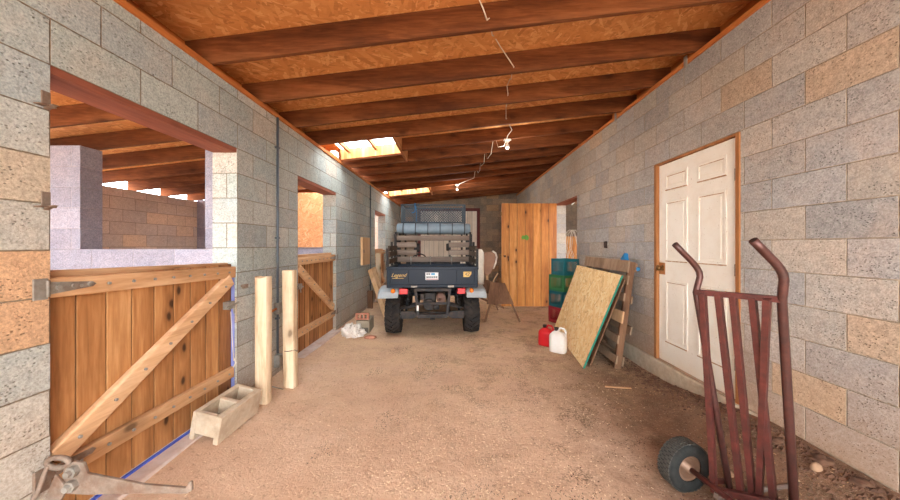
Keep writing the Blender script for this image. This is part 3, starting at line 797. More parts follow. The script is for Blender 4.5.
M_teal = plain('green_edge_paint', c(20,120,100), .7, 0, .1)
bl, br = Vector((1.60,5.08,.02)), Vector((1.425,3.51,.0)); tr = Vector((1.845,3.50,1.02)); tl = Vector((1.95,5.02,1.035))
quad_sheet('osb_sheet', bl, br, tr, tl, .018, M_osb_sheet, 'pale OSB sheet with a green edge leaning in front of the pallet', 'board', M_teal)
quad_sheet('plywood_sheet', bl+Vector((.075,-.1,0)), br+Vector((.10,.06,0)), tr+Vector((.07,.07,-.05)), tl+Vector((.022,-.1,-.05)), .014, M_brownboard, 'brown plywood sheet sandwiched between the OSB sheet and the pallet', 'board')
# pallet: local frame, length along wall (u), height (v), thickness (w)
P0 = Vector((1.765, 3.50, .0)); PU = Vector((.05, 1.28, 0)).normalized(); PV = (Vector((1.985, 3.60, 1.16))-P0).normalized()
PW = PU.cross(PV).normalized()
if PW.x < 0: PW = -PW
MP = Matrix((( PU.x, PV.x, PW.x, P0.x), (PU.y, PV.y, PW.y, P0.y), (PU.z, PV.z, PW.z, P0.z), (0,0,0,1)))
r = root('wooden_pallet', 'weathered wooden pallet leaning on the right wall behind the OSB sheet', 'pallet')
for u in (0, .60, 1.20):
    b = MB(); b.box(u, u+.04, 0, 1.19, .0, .072, M=MP)
    b.build('stringer', M_brownboard if u == 0 else M_greywood, r, bevel=.004)
for i, (v, hh) in enumerate(((.06,.09),(.27,.09),(.50,.13),(.74,.09),(.93,.10),(1.06,.14))):
    b = MB(); b.box(-.02 if i%2 else -.05, 1.27, v, v+hh, -.02, 0, M=MP); b.build('deck_board', M_greywood if i != 2 else M_paleboard, r, bevel=.003)
for i, (v, hh) in enumerate(((.04,.10),(.40,.09),(.72,.09),(1.08,.10))):
    b = MB(); b.box(-.08 if i == 1 else -.01, 1.26, v, v+hh, .072, .09, M=MP); b.build('deck_board', M_greywood, r, bevel=.003)
M_blue = plain('blue_cloth', c(36,118,170), .7, 0, .15)
b = MB(); q = MP @ Vector((.16, 1.19, .0))
b.prism([(-.07,0),(.07,.0),(.05,.04),(-.01,.10),(-.03,.05)], q, PU, PV, PW, .05); tag(b.build('blue_wedge', M_blue, bevel=.01), 'blue plastic wedge standing on top of the pallet', 'wedge')
b = MB(); q = MP @ Vector((-.01, 1.12, .09)); b.box(-.012,.03,-.015,.015,-.022,.022, M=Matrix.Translation(q))
tag(b.build('blue_bracket', M_blue, bevel=.012), 'small blue plastic clip at the pallet upper corner', 'clip')

# ------------------------------------------------------------------ milk crates
def crate(mat, label, loc, rz, group='stacked milk crates'):
    S = .32; H = .272; t = .008
    r = root('milk_crate', label, 'crate', loc, rz, group)
    b = MB(); h = S/2
    for side in range(4):
        M = Matrix.Rotation(side*PI/2, 4, 'Z')
        b.box(-h, h, -h, -h+t, H-.045, H, M=M); b.box(-h, h, -h, -h+t, 0, .05, M=M)
        b.box(-h, -h+.035, -h, -h+t, .05, H-.045, M=M); b.box(h-.035, h, -h, -h+t, .05, H-.045, M=M)
        b.box(-h, h, -h-.004, -h, H-.012, H, M=M)
    b.build('crate_frame', mat, r, bevel=.003)
    b = MB()
    for side in range(4):
        M = Matrix.Rotation(side*PI/2, 4, 'Z')
        z0, z1, x0, x1 = .05, H-.045, -h+.035, h-.035
        n = 7
        for i in range(-n, n+1):
            for s in (1, -1):
                # diagonal bar clipped to the window
                pts = []
                cx0 = (x1-x0)*i/n
                for tt in (0, 1):
                    zz = z0 + (z1-z0)*tt; xx = cx0 + s*(zz-(z0+z1)/2)
                    pts.append(Vector((xx, -h+t/2, zz)))
                a, d = pts
                def cl(p, q):
                    if p.x < x0: p = p + (q-p)*((x0-p.x)/(q.x-p.x))
                    if p.x > x1: p = p + (q-p)*((x1-p.x)/(q.x-p.x))
                    return p
                if (a.x < x0 and d.x < x0) or (a.x > x1 and d.x > x1): continue
                a, d = cl(a, d), cl(d, a)
                if (a-d).length < .01: continue
                b.beam(M @ a, M @ d, .0065, .005, up=M @ Vector((0,1,0)))
    b.build('lattice', mat, r)
    b = MB()
    for i in range(7):
        b.box(-h, h, -h+.02+i*.046, -h+.03+i*.046, 0, .008); b.box(-h+.02+i*.046, -h+.03+i*.046, -h, h, 0, .008)
    b.build('crate_floor', mat, r)
M_cteal = plain('teal_crate', c(20,98,106), .5, 0, .12); M_cgreen = plain('green_crate', c(52,112,66), .5, 0, .12)
M_cdteal = plain('dark_teal_crate', c(20,84,92), .5, 0, .12); M_cred = plain('red_crate', c(150,34,44), .5, 0, .15)
CX, CY = 1.905, 5.50; g0 = ground(CX, CY)
crate(M_cred, 'red milk crate at the bottom of the stack', (CX-.03, CY, g0), R(28))
crate(M_cdteal, 'dark teal milk crate second from the bottom of the stack', (CX-.02, CY, g0+.272), R(24))
crate(M_cgreen, 'green milk crate second from the top of the stack', (CX-.02, CY, g0+.544), R(30))
crate(M_cteal, 'teal milk crate on top of the stack', (CX+.02, CY, g0+.816), R(22))

# jugs
def jug(mat, label, loc, rz, w, d, h, capmat):
    r = root('fuel_jug', label, 'jug', loc, rz)
    b = MB(); n = 9; sg = 28; vs = []; fs = []
    prof = [(0,.86),(.03,.97),(.12,1),(.45,1),(.70,.98),(.80,.88),(.88,.62),(.95,.30),(1.0,.24)]
    for (t_, s) in prof:
        for k in range(sg):
            a = 2*PI*k/sg; q = (abs(math.cos(a))**4+abs(math.sin(a))**4)**(-1/4)
            off = -.05*w*(1-s)*2
            vs.append((w/2*s*q*math.cos(a)+off, d/2*s*q*math.sin(a), h*t_))
    for i in range(len(prof)-1):
        for k in range(sg): fs.append((i*sg+k, i*sg+(k+1)%sg, (i+1)*sg+(k+1)%sg, (i+1)*sg+k))
    fs.append(tuple(range(sg))[::-1]); fs.append(tuple((len(prof)-1)*sg+k for k in range(sg)))
    b.add(vs, fs, True); b.build('jug_body', mat, r)
    b = MB(); b.tube([(.02*w, 0, h*.98), (.12*w,0,h*1.10), (.36*w, 0, h*1.08), (.46*w,0,h*.95), (.46*w, 0, h*.72)], .013, 10); b.build('handle', mat, r)
    b = MB(); b.cyl((-.1*w,0,h*.97),(-.1*w,0,h*1.1),.027,14); b.build('cap', capmat, r)
    return r
x_, y_ = 1.33, 4.05
jug(M_white_plastic, 'white plastic jug with dark cap in front of the OSB sheet', (x_, y_, ground(x_, y_)-.004), R(-35), .21, .15, .28, M_dark_cap)
x_, y_ = 1.26, 4.32
jug(M_red_plastic, 'red plastic fuel can behind the white jug', (x_, y_, ground(x_, y_)-.004), R(-35), .20, .15, .25, M_dark_cap)

# ------------------------------------------------------------------ side-room contents
b = MB()
for i in range(9): b.box(2.36+i*.15, 2.36+i*.15+.145, 7.4, 7.425, 0, 1.55)
o = b.build('plank_partition', M_plank_door); tag(o, 'orange plank partition seen through the right doorway', 'partition')
b = MB(); rr = random.Random(3)
for j in range(6):
    cx0 = 2.56 + rr.uniform(-.06,.10); w_ = rr.uniform(.07,.2); hh = rr.uniform(.35,.52); zc_ = 1.68 - hh
    pts = [(cx0 + w_*math.sin(2*PI*i/20) + (1-math.cos(2*PI*i/20))*.04*rr.uniform(.2,1.4), 6.95+rr.uniform(-.02,.02), zc_ + hh*math.cos(2*PI*i/20)) for i in range(20)]
    b.tube(pts, .0045, 6, closed=True)
b.cyl((2.56,6.93,1.66),(2.56,7.42,1.50),.012,8)
tag(b.build('wire_coil', M_wire), 'tangled white wire coil hanging inside the right doorway', 'wire coil')
b = MB(); b.beam((2.30,6.2,2.13),(2.43,6.25,2.25),.02,.02); tag(b.build('white_stick', M_white_plastic), 'short white stick up under the right doorway lintel', 'stick')

# ------------------------------------------------------------------ the hand truck
TL, TR = Vector((1.215,1.60,1.115)), Vector((1.372,1.335,1.122))
BL, BR = Vector((1.41,1.63,.10)), Vector((1.53,1.43,.10))
AX = (TR-TL).normalized(); NB = Vector((-.87,-.48,0)).normalized()
r = root('hand_truck', 'old red steel hand truck with curved handles standing by the white door', 'hand truck')
for (T, B_, rad, e, L) in ((TL, BL, .0145, Vector((1.235,1.6,1.19)), .155), (TR, BR, .0165, Vector((1.355,1.31,1.205)), .155)):
    d = (T-B_).normalized()
    dh = Vector((-1,0,1.02)).normalized()
    p0 = e + d*.0; p3 = e + Vector((-.012,0,.045)); 
    pts = [B_, B_.lerp(T, .5), T, e, e+Vector((-.004,0,.025)), e+Vector((-.018,0,.05)), e+Vector((-.04,0,.076)), e+Vector((-.04,0,.076))+dh*L*.5, e+Vector((-.04,0,.076))+dh*L*.8]
    b = MB(); b.tube(pts, rad, 14); b.build('side_tube', M_tubepaint, r)
    b = MB(); b.cyl(pts[-1]-dh*.002, pts[-1]+dh*.001, rad*.72, 12); b.build('tube_mouth', M_dark_cap, r)
b = MB(); b.beam(TL - AX*.0, TR + AX*.0, .03, .026); b.build('top_crossbar', M_redpaint, r, bevel=.002)
dT = (TR-TL)
sl_top = [.10, .30, .48, .70, .88]
BB0, BB1 = pt(711,489,1.56), pt(786,523,1.36)
bot_px = [(714,488,1.66),(741,496,1.61),(753,500,1.58),(774,505,1.50),(759,502,1.56)]
for i, tt in enumerate(sl_top):
    a = TL + dT*tt + NB*(.004 if i != 4 else .03); d = pt(*bot_px[i]); dd = (d-a)
    b = MB(); b.beam(a, a + dd*1.02, .033, .024, up=AX); b.build('slat', M_redpaint, r, bevel=.002)
b = MB(); b.beam(pt(712,489,1.665), pt(786,505,1.46), .03, .03); b.build('lower_crossbar', M_redpaint, r, bevel=.002)
# back struts from low on the frame, forming the X
# axle, wheels
WC = Vector((1.29,1.79,.125)); AD = Vector((.16,-.98,0)).normalized()
WC2 = WC + AD*.56
b = MB(); b.cyl(WC, WC2, .014, 12); b.build('axle', M_redpaint, r)
M_treadgrey = plain('dusty_tread', c(70,67,62), .9, 0, .2, 24, spec=.1)
def wheel(cn, out):
    R0 = .130
    w = root('wheel', None, None); w.parent = r
    h = .052
    prof = [(.069,-h*.8),(.085,-h),(R0-.02,-h),(R0-.006,-h*.8),(R0,-h*.45),(R0,h*.45),(R0-.006,h*.8),(R0-.02,h),(.085,h),(.069,h*.8)]
    b = MB(); b.lathe(prof, cn, AD, 40)
    for g in (-.028,-.014,0,.014,.028):
        for k in range(44):
            a = 2*PI*k/44
    b.build('tyre', M_rubber, w); b = MB()
    q = Vector((0,0,1)); a1 = AD.cross(q).normalized(); b1 = AD.cross(a1)
    for row, g in enumerate((-.030,-.010,.010,.030)):
        for k in range(36):
            a = 2*PI*(k+.5*(row%2))/36; a2 = a + 2*PI/36*.75
            p = lambda an, rr, hh: cn + AD*hh + (a1*math.cos(an)+b1*math.sin(an))*rr
            vs = [p(a,R0-.002,g-.008),p(a2,R0-.002,g-.008),p(a2,R0-.002,g+.008),p(a,R0-.002,g+.008),p(a,R0+.004,g-.008),p(a2,R0+.004,g-.008),p(a2,R0+.004,g+.008),p(a,R0+.004,g+.008)]
            b.add(vs, [(3,2,1,0),(4,5,6,7),(0,1,5,4),(1,2,6,5),(2,3,7,6),(3,0,4,7)])
    b.build('tread', M_treadgrey, w)
    b = MB(); b.lathe([(.070,.036),(.064,.040),(.056,.030),(.05,.012),(.024,.008),(.022,.05),(.0,.05)], cn, AD, 28)
    b.lathe([(.070,-.036),(.064,-.040),(.056,-.030),(.05,-.012),(.024,-.008),(.022,-.05),(.0,-.05)], cn, AD, 28)
    b.build('rim', plain('rim_paint', c(128,100,80), .5, .3, .15, 20, c(96,66,50), .7), w)
wheel(WC, -1); wheel(WC2, 1)
b = MB(); b.beam(WC+AD*.12+Vector((0,0,-.01)), pt(728,481,1.68), .018, .022); b.beam(WC+AD*.2, pt(718,489,1.66), .018, .022)
b.build('axle_bracket', M_redpaint, r, bevel=.002)
b = MB(); b.cyl(pt(716,496,1.60), (2.0,1.74,.065), .012, 12); b.beam(BL+Vector((0,0,-.03)), pt(716,496,1.60), .022, .022); b.build('toe_bar', M_frame_dull, r)

# ------------------------------------------------------------------ floor debris
rr = random.Random(11)
def scatter(name, n, mat, label, cat, fn, shape):
    b = MB()
    for i in range(n):
        x, y = fn(rr)
        if x is None: continue
        shape(b, x, y, ground(x, y), rr)
    return tag(b.build(name, mat), label, cat, kind='stuff')
def chip(b, x, y, z, q):
    L = q.uniform(.002,.0065); w = q.uniform(.0012,.0034); a = q.uniform(0, PI); t = q.uniform(-.3,.3)
    dx, dy = math.cos(a)*L, math.sin(a)*L
    b.beam((x-dx, y-dy, z+.004-t*L*.3), (x+dx, y+dy, z+.006+abs(t)*L*.6), w, .002)
def pebble(b, x, y, z, q):
    s = q.uniform(.002,.007); o = [q.uniform(.6,1.2) for _ in range(6)]
    vs = [(x+s*o[0],y,z),(x-s*o[1],y,z),(x,y+s*o[2],z),(x,y-s*o[3],z),(x,y,z+s*.8*o[4]),(x,y,z-s*.4)]
    b.add(vs, [(0,2,4),(2,1,4),(1,3,4),(3,0,4),(2,0,5),(1,2,5),(3,1,5),(0,3,5)])
def anywhere(q):
    y = 1.1 + 7*q.random()**1.8; x = q.uniform(-1.6, 2.05)
    if noise.noise(Vector((x*1.3, y*1.3, 5))) < q.uniform(-.5,.35): return None, None
    return x, y
def centre(q):
    y = 1.3 + 6*q.random()**1.2; x = q.gauss(.0,.75)
    if not -1.55 < x < 1.9 or noise.noise(Vector((x*1.1, y*1.1, 15))) < q.uniform(-.4,.3): return None, None
    return x, y
def rightside(q):
    y = 1.2 + 3.2*q.random()**1.2; x = 2.1 - abs(q.gauss(0,.55)); return (x, y) if x > .3 else (None, None)
def patches(q):
    y = 1.2 + 3.5*q.random()**1.3; x = q.uniform(-.9, 2.0)
    if noise.noise(Vector((x*2.2, y*2.2, 33))) < .22: return None, None
    return x, y
scatter('straw', 9000, plain('straw', c(222,196,160), .8, 0, .2, 3), 'short pale straw and wood shavings strewn over the dirt', 'straw', centre, chip)
scatter('wood_chips', 14000, plain('dark_chips', c(92,80,62), .9, 0, .25, 3), 'dark hay bits and droppings scattered over the dirt', 'debris', patches, chip)
scatter('chaff', 3000, plain('chaff', c(168,132,96), .9, 0, .25, 3), 'fine brown chaff scattered over the whole aisle', 'debris', anywhere, chip)
scatter('gravel', 2600, M_stone, 'small gravel scattered through the dirt', 'gravel', anywhere, pebble)
scatter('soil_crumbs', 3800, M_soil, 'dark crumbs of soil banked along the right wall', 'soil', rightside, pebble)
CL = [(1.97,1.95,.032,'dark soil clod against the right wall behind the hand truck'),(2.03,1.76,.036,'dark soil clod on the bank by the wall, middle of three'),(2.04,1.60,.03,'dark soil clod on the bank nearest the frame edge'),
      (1.60,1.86,.022,'small tan stone behind the hand truck slats')]
for i, (x, y, s, lab) in enumerate(CL):
    o = lump(s, i*3.7, 1.3, 1.1, .7, .6, 3, 1.8).build('soil_clod' if i < 3 else 'stone', M_soil if i < 3 else M_stone, loc=(x, y, ground(x, y)-.002)); tag(o, lab, 'clod' if i < 3 else 'stone')
def bank(q):
    y = 1.3 + 2.6*q.random()**1.3; x = 2.085 - abs(q.gauss(0,.13)); return x, y
def chunk(b, x, y, z, q):
    s_ = q.uniform(.006,.02); pebble(b, x, y, z, q)
    o = [q.uniform(.6,1.3) for _ in range(6)]
    vs = [(x+s_*o[0],y+s_*.4,z),(x-s_*o[1],y,z),(x,y+s_*o[2],z+s_*.2),(x+s_*.3,y-s_*o[3],z),(x,y,z+s_*.8*o[4]),(x,y,z-s_*.4)]
    b.add(vs, [(0,2,4),(2,1,4),(1,3,4),(3,0,4),(2,0,5),(1,2,5),(3,1,5),(0,3,5)])
scatter('soil_rubble', 900, M_soil, 'dark rubble of broken soil piled at the foot of the right wall', 'soil', bank, chunk)
x_, y_ = 1.955, 1.72
o = lump(.028, 6.1, 1.0, .7, 1.2, .15, 3, 1).build('stone', M_stone, loc=(x_, y_, ground(x_, y_))); tag(o, 'rounded tan stone at the tip of the hand truck toe bar', 'stone')
b = MB(); b.beam((1.45,3.05,ground(1.45,3.05)+.008),(1.66,2.98,ground(1.66,2.98)+.012),.02,.008); tag(b.build('wood_splinter', M_paleboard), 'pale wood splinter on the dirt in front of the pallet', 'splinter')

#UTV
exec_utv = True
# ------------------------------------------------------------------ utility vehicle
M_navy = plain('navy_paint', c(10,24,40), .36, .1, .15, 6, c(26,38,48), .35, bump=.05, spec=.22)
M_black = plain('black_steel', c(18,22,26), .6, .1, .2, 15, c(84,68,56), .5, dsc=12)
M_frame = plain('dusty_frame', c(46,46,48), .6, .3, .2, 15, c(104,84,68), .5, dsc=12)
M_fender = plain('pale_fender', c(158,168,172), .5, 0, .08, 8, c(140,126,112), .35, bump=.05)
M_vinyl = plain('blue_grey_vinyl', c(128,146,158), .42, 0, .1, 8, c(104,116,124), .5, bump=.1)
M_strap = plain('dark_strap', c(60,66,72), .7)
M_redlens = plain('red_lens', c(206,24,34), .25, 0, .06, bump=0, spec=.6)
M_amber = plain('amber_lens', c(226,120,20), .25, 0, .06, bump=0, spec=.6)
M_gold = plain('gold_lettering', c(214,176,96), .5, 0, .05, bump=0)
M_stick = plain('white_sticker', c(222,224,224), .5, 0, .03, bump=0)
M_ink = plain('dark_ink', c(50,56,60), .6, bump=0); M_inkb = plain('blue_ink', c(70,160,200), .6, bump=0); M_inkr = plain('red_ink', c(180,80,70), .6, bump=0)
M_mesh = plain('mesh_steel', c(96,112,124), .5, .4, .1)
M_muffler = plain('rusty_muffler', c(122,98,88), .7, .4, .2, 20, c(100,66,50), .6)
U = root('utility_vehicle', 'dark blue utility vehicle with slatted cargo bed parked at the back', 'utility vehicle', (-.315, 4.98, .0), R(3))
def tyre(x, y, w=.225, rad=.30, steer=None):
    h = w/2; cn = Vector((x, y, rad-.005))
    prof = [(.155,-h*.75),(.17,-h*.95),(.24,-h),(rad-.04,-h*.92),(rad-.03,-h*.7),(rad-.03,h*.7),(rad-.04,h*.92),(.24,h),(.17,h*.95),(.155,h*.75)]
    b = MB(); b.lathe(prof, cn, (1,0,0), 36)
    t_ = b.build('tyre', M_rubber2, U)
    b = MB(); N = 20
    P = lambda an, rr, hh: cn + Vector((hh, math.cos(an)*rr, math.sin(an)*rr))
    for k in range(N):
        for s in (-1, 1):
            a0 = 2*PI*(k+(.5 if s > 0 else 0))/N; tw = .20; dl = .30
            ins = [(a0, .0), (a0+tw, .0), (a0+tw-dl*1.0, s*h*.98), (a0-dl*1.0, s*h*.98)]
            lo = [P(a, rad-.034 - (.012 if abs(hh) > .01 else 0), hh) for a, hh in ins]; hi = [P(a, rad - (.016 if abs(hh) > .01 else 0), hh) for a, hh in ins]
            b.add(lo+hi, [(3,2,1,0),(4,5,6,7),(0,1,5,4),(1,2,6,5),(2,3,7,6),(3,0,4,7)])
    b.build('tread', M_rubber2, t_)
    b = MB(); b.lathe([(.155,-h*.7),(.14,-h*.72),(.13,-.02),(.05,-.03),(.05,-h*.6),(.0,-h*.6)], cn, (1,0,0), 24)
    b.lathe([(.155,h*.7),(.14,h*.72),(.13,.02),(.05,.03),(.05,h*.6),(.0,h*.6)], cn, (1,0,0), 24); b.build('rim', M_fender, t_)
for (x, y) in ((-.592, 0), (.592, 0), (-.58, 1.9), (.58, 1.9)): tyre(x, y)
# cargo bed
BY0, BY1 = -.26, .84
b = MB(); b.box(-.665,.665,BY0+.03,BY1,.74,.77); b.box(-.665,-.64,BY0+.03,BY1,.72,1.01); b.box(.64,.665,BY0+.03,BY1,.72,1.01); b.box(-.64,.64,BY1-.025,BY1,.77,1.01)
b.box(-.685,-.64,BY0+.03,BY1,.985,1.015); b.box(.64,.685,BY0+.03,BY1,.985,1.015)
b.build('cargo_bed', M_navy, U, bevel=.005)
b = MB(); b.box(-.67,.67,BY0,BY0+.03,.725,1.03)
tg = b.build('tailgate', M_navy, U, bevel=.006)
b = MB()
b.box(-.67,.67,BY0-.016,BY0,.99,1.03); b.box(-.67,.67,BY0-.016,BY0,.725,.77); b.box(-.67,-.615,BY0-.016,BY0,.77,.99); b.box(.615,.67,BY0-.016,BY0,.77,.99)
b.box(-.36,-.35,BY0-.008,BY0,.79,.975); b.box(.35,.36,BY0-.008,BY0,.79,.975)
b.build('tailgate_ribs', M_navy, tg, bevel=.004)
for x in (-.27,.27):
    b = MB(); b.box(x-.045,x+.045,BY0-.024,BY0-.012,.725,.755); b.build('latch', M_galv, tg, bevel=.003)
def text(s, name, mat, parent, loc, size, shear=0, sx=1):
    cu = bpy.data.curves.new(name, 'FONT'); cu.body = s; cu.size = size; cu.extrude = .001; cu.shear = shear; cu.align_x = 'CENTER'; cu.align_y = 'CENTER'
    cu.materials.append(mat); o = bpy.data.objects.new(name, cu); COL.objects.link(o); o.parent = parent
    me = bpy.data.meshes.new_from_object(o.evaluated_get(bpy.context.evaluated_depsgraph_get())); bpy.data.objects.remove(o)
    if not me.materials: me.materials.append(mat)
    o = bpy.data.objects.new(name, me); COL.objects.link(o); o.parent = parent
    o.location = loc; o.rotation_euler = (PI/2, 0, 0); return o
tl_ = text('Legend', 'gold_lettering', M_gold, tg, (-.50, BY0-.003, .905), .075, .5, 1.0)
b = MB(); b.box(-.59,-.42,BY0-.003,BY0-.001,.858,.864); b.build('gold_underline', M_gold, tg)
st = MB(); st.prism([(0,0),(.085,0),(.12,.045),(.12,.08),(0,.08)], (.455,BY0-.003,.875), (1,0,0),(0,0,1),(0,1,0),.003); st = st.build('gold_badge', M_gold, tg)
text('42', 'badge_number', M_ink, tg, (.508, BY0-.005, .917), .07, .3, 1.0)
b = MB(); b.box(-.105,.085,BY0-.004,BY0-.001,.835,.945); b.build('sticker', M_stick, tg)
b = MB()
for i in range(6): b.box(-.09+i*.028, -.07+i*.028, BY0-.006,BY0-.004, .865,.888)
for i in range(2): b.box(-.09+i*.03, -.068+i*.03, BY0-.006,BY0-.004, .912,.932)
b.build('sticker_lettering', M_ink, tg)
b = MB(); b.box(-.02,.035,BY0-.006,BY0-.004,.908,.936); b.build('sticker_emblem', M_inkb, tg)
b = MB(); b.box(-.095,.078,BY0-.006,BY0-.004,.842,.852); b.build('sticker_line', M_inkr, tg)
# side racks and headboard
def stake(x, y, z1, w=.035):
    b = MB(); b.box(x-w/2,x+w/2,y-.02,y+.02,.98,z1); b.build('stake', M_black, U, bevel=.003)
M_sideslat = wood_mat('dark_slat', [(0, c(60,50,42)), (.5, c(88,74,62)), (1, c(116,100,84))], axis=1, grain=16, knots=.3, rough=.85)
for s in (-1, 1):
    stake(s*.672, BY0+.08, 1.30); stake(s*.672, .30, 1.40); stake(s*.672, .70, 1.54); stake(s*.672, BY1-.03, 1.585)
    for z in (1.06, 1.17, 1.26):
        b = MB(); b.box(s*.655-.012 if s < 0 else s*.655-.012, s*.655+.012, BY0+.08, BY1-.05, z, z+.075); b.build('side_slat', M_sideslat, U, bevel=.003)
for (z0, z1) in ((1.045,1.14),(1.431,1.519)):
    b = MB(); b.box(-.665,.665,BY1-.045,BY1-.02,z0,z1); b.build('headboard_slat', M_greyslat, U, bevel=.003)
for (z0, z1) in ((1.17,1.262),(1.305,1.40)):
    for (x0, x1) in ((-.665,-.30),(.285,.665)):
        b = MB(); b.box(x0,x1,BY1-.045,BY1-.02,z0,z1); b.build('headboard_slat', M_greyslat, U, bevel=.003)
b = MB()
for x in (-.64,-.31,.30,.64): b.box(x-.018,x+.018,BY1-.018,BY1+.0,.98,1.52)
b.build('headboard_frame', M_black, U, bevel=.002)
b = MB()
for x in (-.05,.33,-.4): b.cyl((x,BY1-.06,1.0),(x,BY1-.06,1.15),.012,8)
b.build('bed_hook', M_galv, U)
# cab frame, seat, roof roll, mesh basket
b = MB()
for s in (-1,1):
    b.tube([(s*.62,.95,.6),(s*.62,.95,1.62),(s*.60,1.02,1.72),(s*.60,1.25,1.76),(s*.60,1.9,1.74),(s*.62,2.1,1.62),(s*.64,2.3,1.0)], .022, 10)
b.cyl((-.62,.95,1.5),(.62,.95,1.5),.02,10); b.cyl((-.60,1.2,1.76),(.60,1.2,1.76),.02,10); b.cyl((-.60,1.95,1.74),(.60,1.95,1.74),.02,10)
b.build('roll_cage', M_black, U)
b = MB(); b.box(-.62,-.06,.98,1.45,.68,.82); b.box(.02,.62,.98,1.45,.68,.82); b.box(-.5,-.06,.92,1.0,.82,1.1); b.box(.02,.5,.92,1.0,.82,1.1); b.build('bench_seat', M_black, U, bevel=.03, seg=3)
hr = MB(); hr.box(-.36,-.25,.96,1.02,1.22,1.38); hr.box(.24,.33,.96,1.02,1.24,1.38); hr.build('headrest', M_black, U, bevel=.02)
b = MB(); b.lathe([(.001,-.67),(.08,-.67),(.098,-.655),(.105,-.5),(.1,-.2),(.106,0),(.1,.25),(.105,.5),(.098,.67),(.08,.69),(.001,.69)], (-.0,.98,1.65), (1,0,0), 20)
rl = b.build('rolled_top', M_vinyl, U)
for i in range(6):
    b = MB(); x = -.55 + i*.225
    b.tube([(x, .98+.112*math.cos(2*PI*k/20), 1.65+.112*math.sin(2*PI*k/20)) for k in range(20)], .010, 6, closed=True)
    b.build('strap', M_strap, rl)
BX0, BX1, BZ0, BZ1, BYa, BYb = -.615,.615,1.79,2.13,1.25,1.85
b = MB()
for y in (BYa, BYb):
    for z in (BZ0, BZ1): b.cyl((BX0,y,z),(BX1,y,z),.014,8)
    for x in (BX0, BX1): b.cyl((x,y,BZ0),(x,y,BZ1),.014,8)
for x in (BX0, -.03, BX1):
    for z in (BZ0, BZ1): b.cyl((x,BYa,z),(x,BYb,z),.014,8) if z == BZ0 or x != -.03 else None
for x in (-.5,.45):
    for y in (BYa+.05, BYb-.05): b.cyl((x,y,1.76),(x,y,BZ0),.014,8)
bk = b.build('roof_basket', M_mesh, U)
b = MB()
def lattice(o, eu, ev, Lu, Lv, step, rad):
    o, eu, ev = Vector(o), Vector(eu), Vector(ev)
    n = int((Lu+Lv)/step)+1
    for i in range(n):
        for s in (0, 1):
            k = i*step
            # line u - v = k - Lv  or u + v = k
            if s == 0: a = (max(0, k-Lv), max(0, Lv-k)); d = (min(Lu, k), min(Lv, Lv-k+Lu))
            else: a = (max(0, k-Lv), min(Lv, k)); d = (min(Lu, k), max(0, k-Lu))
            p, q = o+eu*a[0]+ev*a[1], o+eu*d[0]+ev*d[1]
            if (p-q).length > .01: b.tube([p, q], rad, 4, cap=False)
lattice((BX0,BYa,BZ0),(1,0,0),(0,0,1),BX1-BX0,BZ1-BZ0,.05,.0045)
lattice((BX0,BYb,BZ0),(1,0,0),(0,0,1),BX1-BX0,BZ1-BZ0,.05,.0045)
lattice((BX0,BYa,BZ0),(0,1,0),(0,0,1),BYb-BYa,BZ1-BZ0,.05,.0045)
lattice((BX1,BYa,BZ0),(0,1,0),(0,0,1),BYb-BYa,BZ1-BZ0,.05,.0045)
lattice((BX0,BYa,BZ0),(1,0,0),(0,1,0),BX1-BX0,BYb-BYa,.06,.003)
b.build('basket_mesh', M_mesh, bk)
b = MB(); b.tube([(-.36,BYa-.02,2.15),(-.35,BYa-.025,2.05),(-.36,BYa-.03,1.99),(-.40,BYa-.03,1.97),(-.42,BYa-.03,1.98)], .010, 8)
b.tube([(-.36,BYa-.02,2.15),(-.34,BYa+.03,2.15),(-.33,BYa+.03,2.0),(-.33,BYa+.02,1.8)], .010, 8); b.build('blue_rope', M_rope, bk)
# body front: hood, dash, floor, steering wheel
b = MB(); b.box(-.60,.60,.86,2.4,.42,.48); b.prism([(1.95,.48),(2.55,.48),(2.65,.62),(2.6,.82),(2.1,.98),(1.95,.98)], (-.5,0,0), (0,1,0),(0,0,1),(1,0,0),1.0)
b.build('body', M_navy, U, bevel=.02)
b = MB(); b.tube([(-.3+.16*math.cos(2*PI*k/20), 1.75+.07*math.sin(2*PI*k/20), 1.02+.14*math.sin(2*PI*k/20)) for k in range(20)], .014, 8, closed=True); b.cyl((-.3,1.75,1.02),(-.3,1.98,.86),.015,8)
b.build('steering_wheel', M_black, U)
# fenders
for s in (-1, 1):
    b = MB(); vs = []; fs = []; n = 10
    x0, x1 = .50*s, .80*s
    for i in range(n+1):
        a = PI*(i/n); yy = -.30*math.cos(a); zz = .60 + .125*math.sin(a)**.6 if 0 < i < n else .60
        vs += [(x0, yy, zz), (x1*.97, yy, zz), (x1, yy, zz-.035), (x0, yy*.97, zz-.03), ]
    for i in range(n):
        for k in range(4): fs.append((i*4+k, i*4+(k+1)%4, (i+1)*4+(k+1)%4, (i+1)*4+k))
    fs += [(0,1,2,3), (n*4+3,n*4+2,n*4+1,n*4)]
    b.add(vs, fs, False); b.build('fender', M_fender, U, bevel=.008)
    for (y0, y1) in ((1.52, 2.28),):
        b = MB(); b.box(*sorted((s*.46, s*.72)), y0, y1, .66, .70); b.build('front_fender', M_fender, U, bevel=.015)
    X0 = s*.425
    b = MB(); b.box(X0-.062,X0+.062,BY0-.01,BY0+.05,.625,.71); b.build('tail_light', M_redlens, U, bevel=.008)
    b = MB(); b.lathe([(.001,-.03),(.024,-.028),(.031,-.015),(.033,0),(.033,.03),(.0,.03)], (s*.575,BY0-.03,.678), (0,1,0), 16); b.build('turn_signal', M_amber, U)
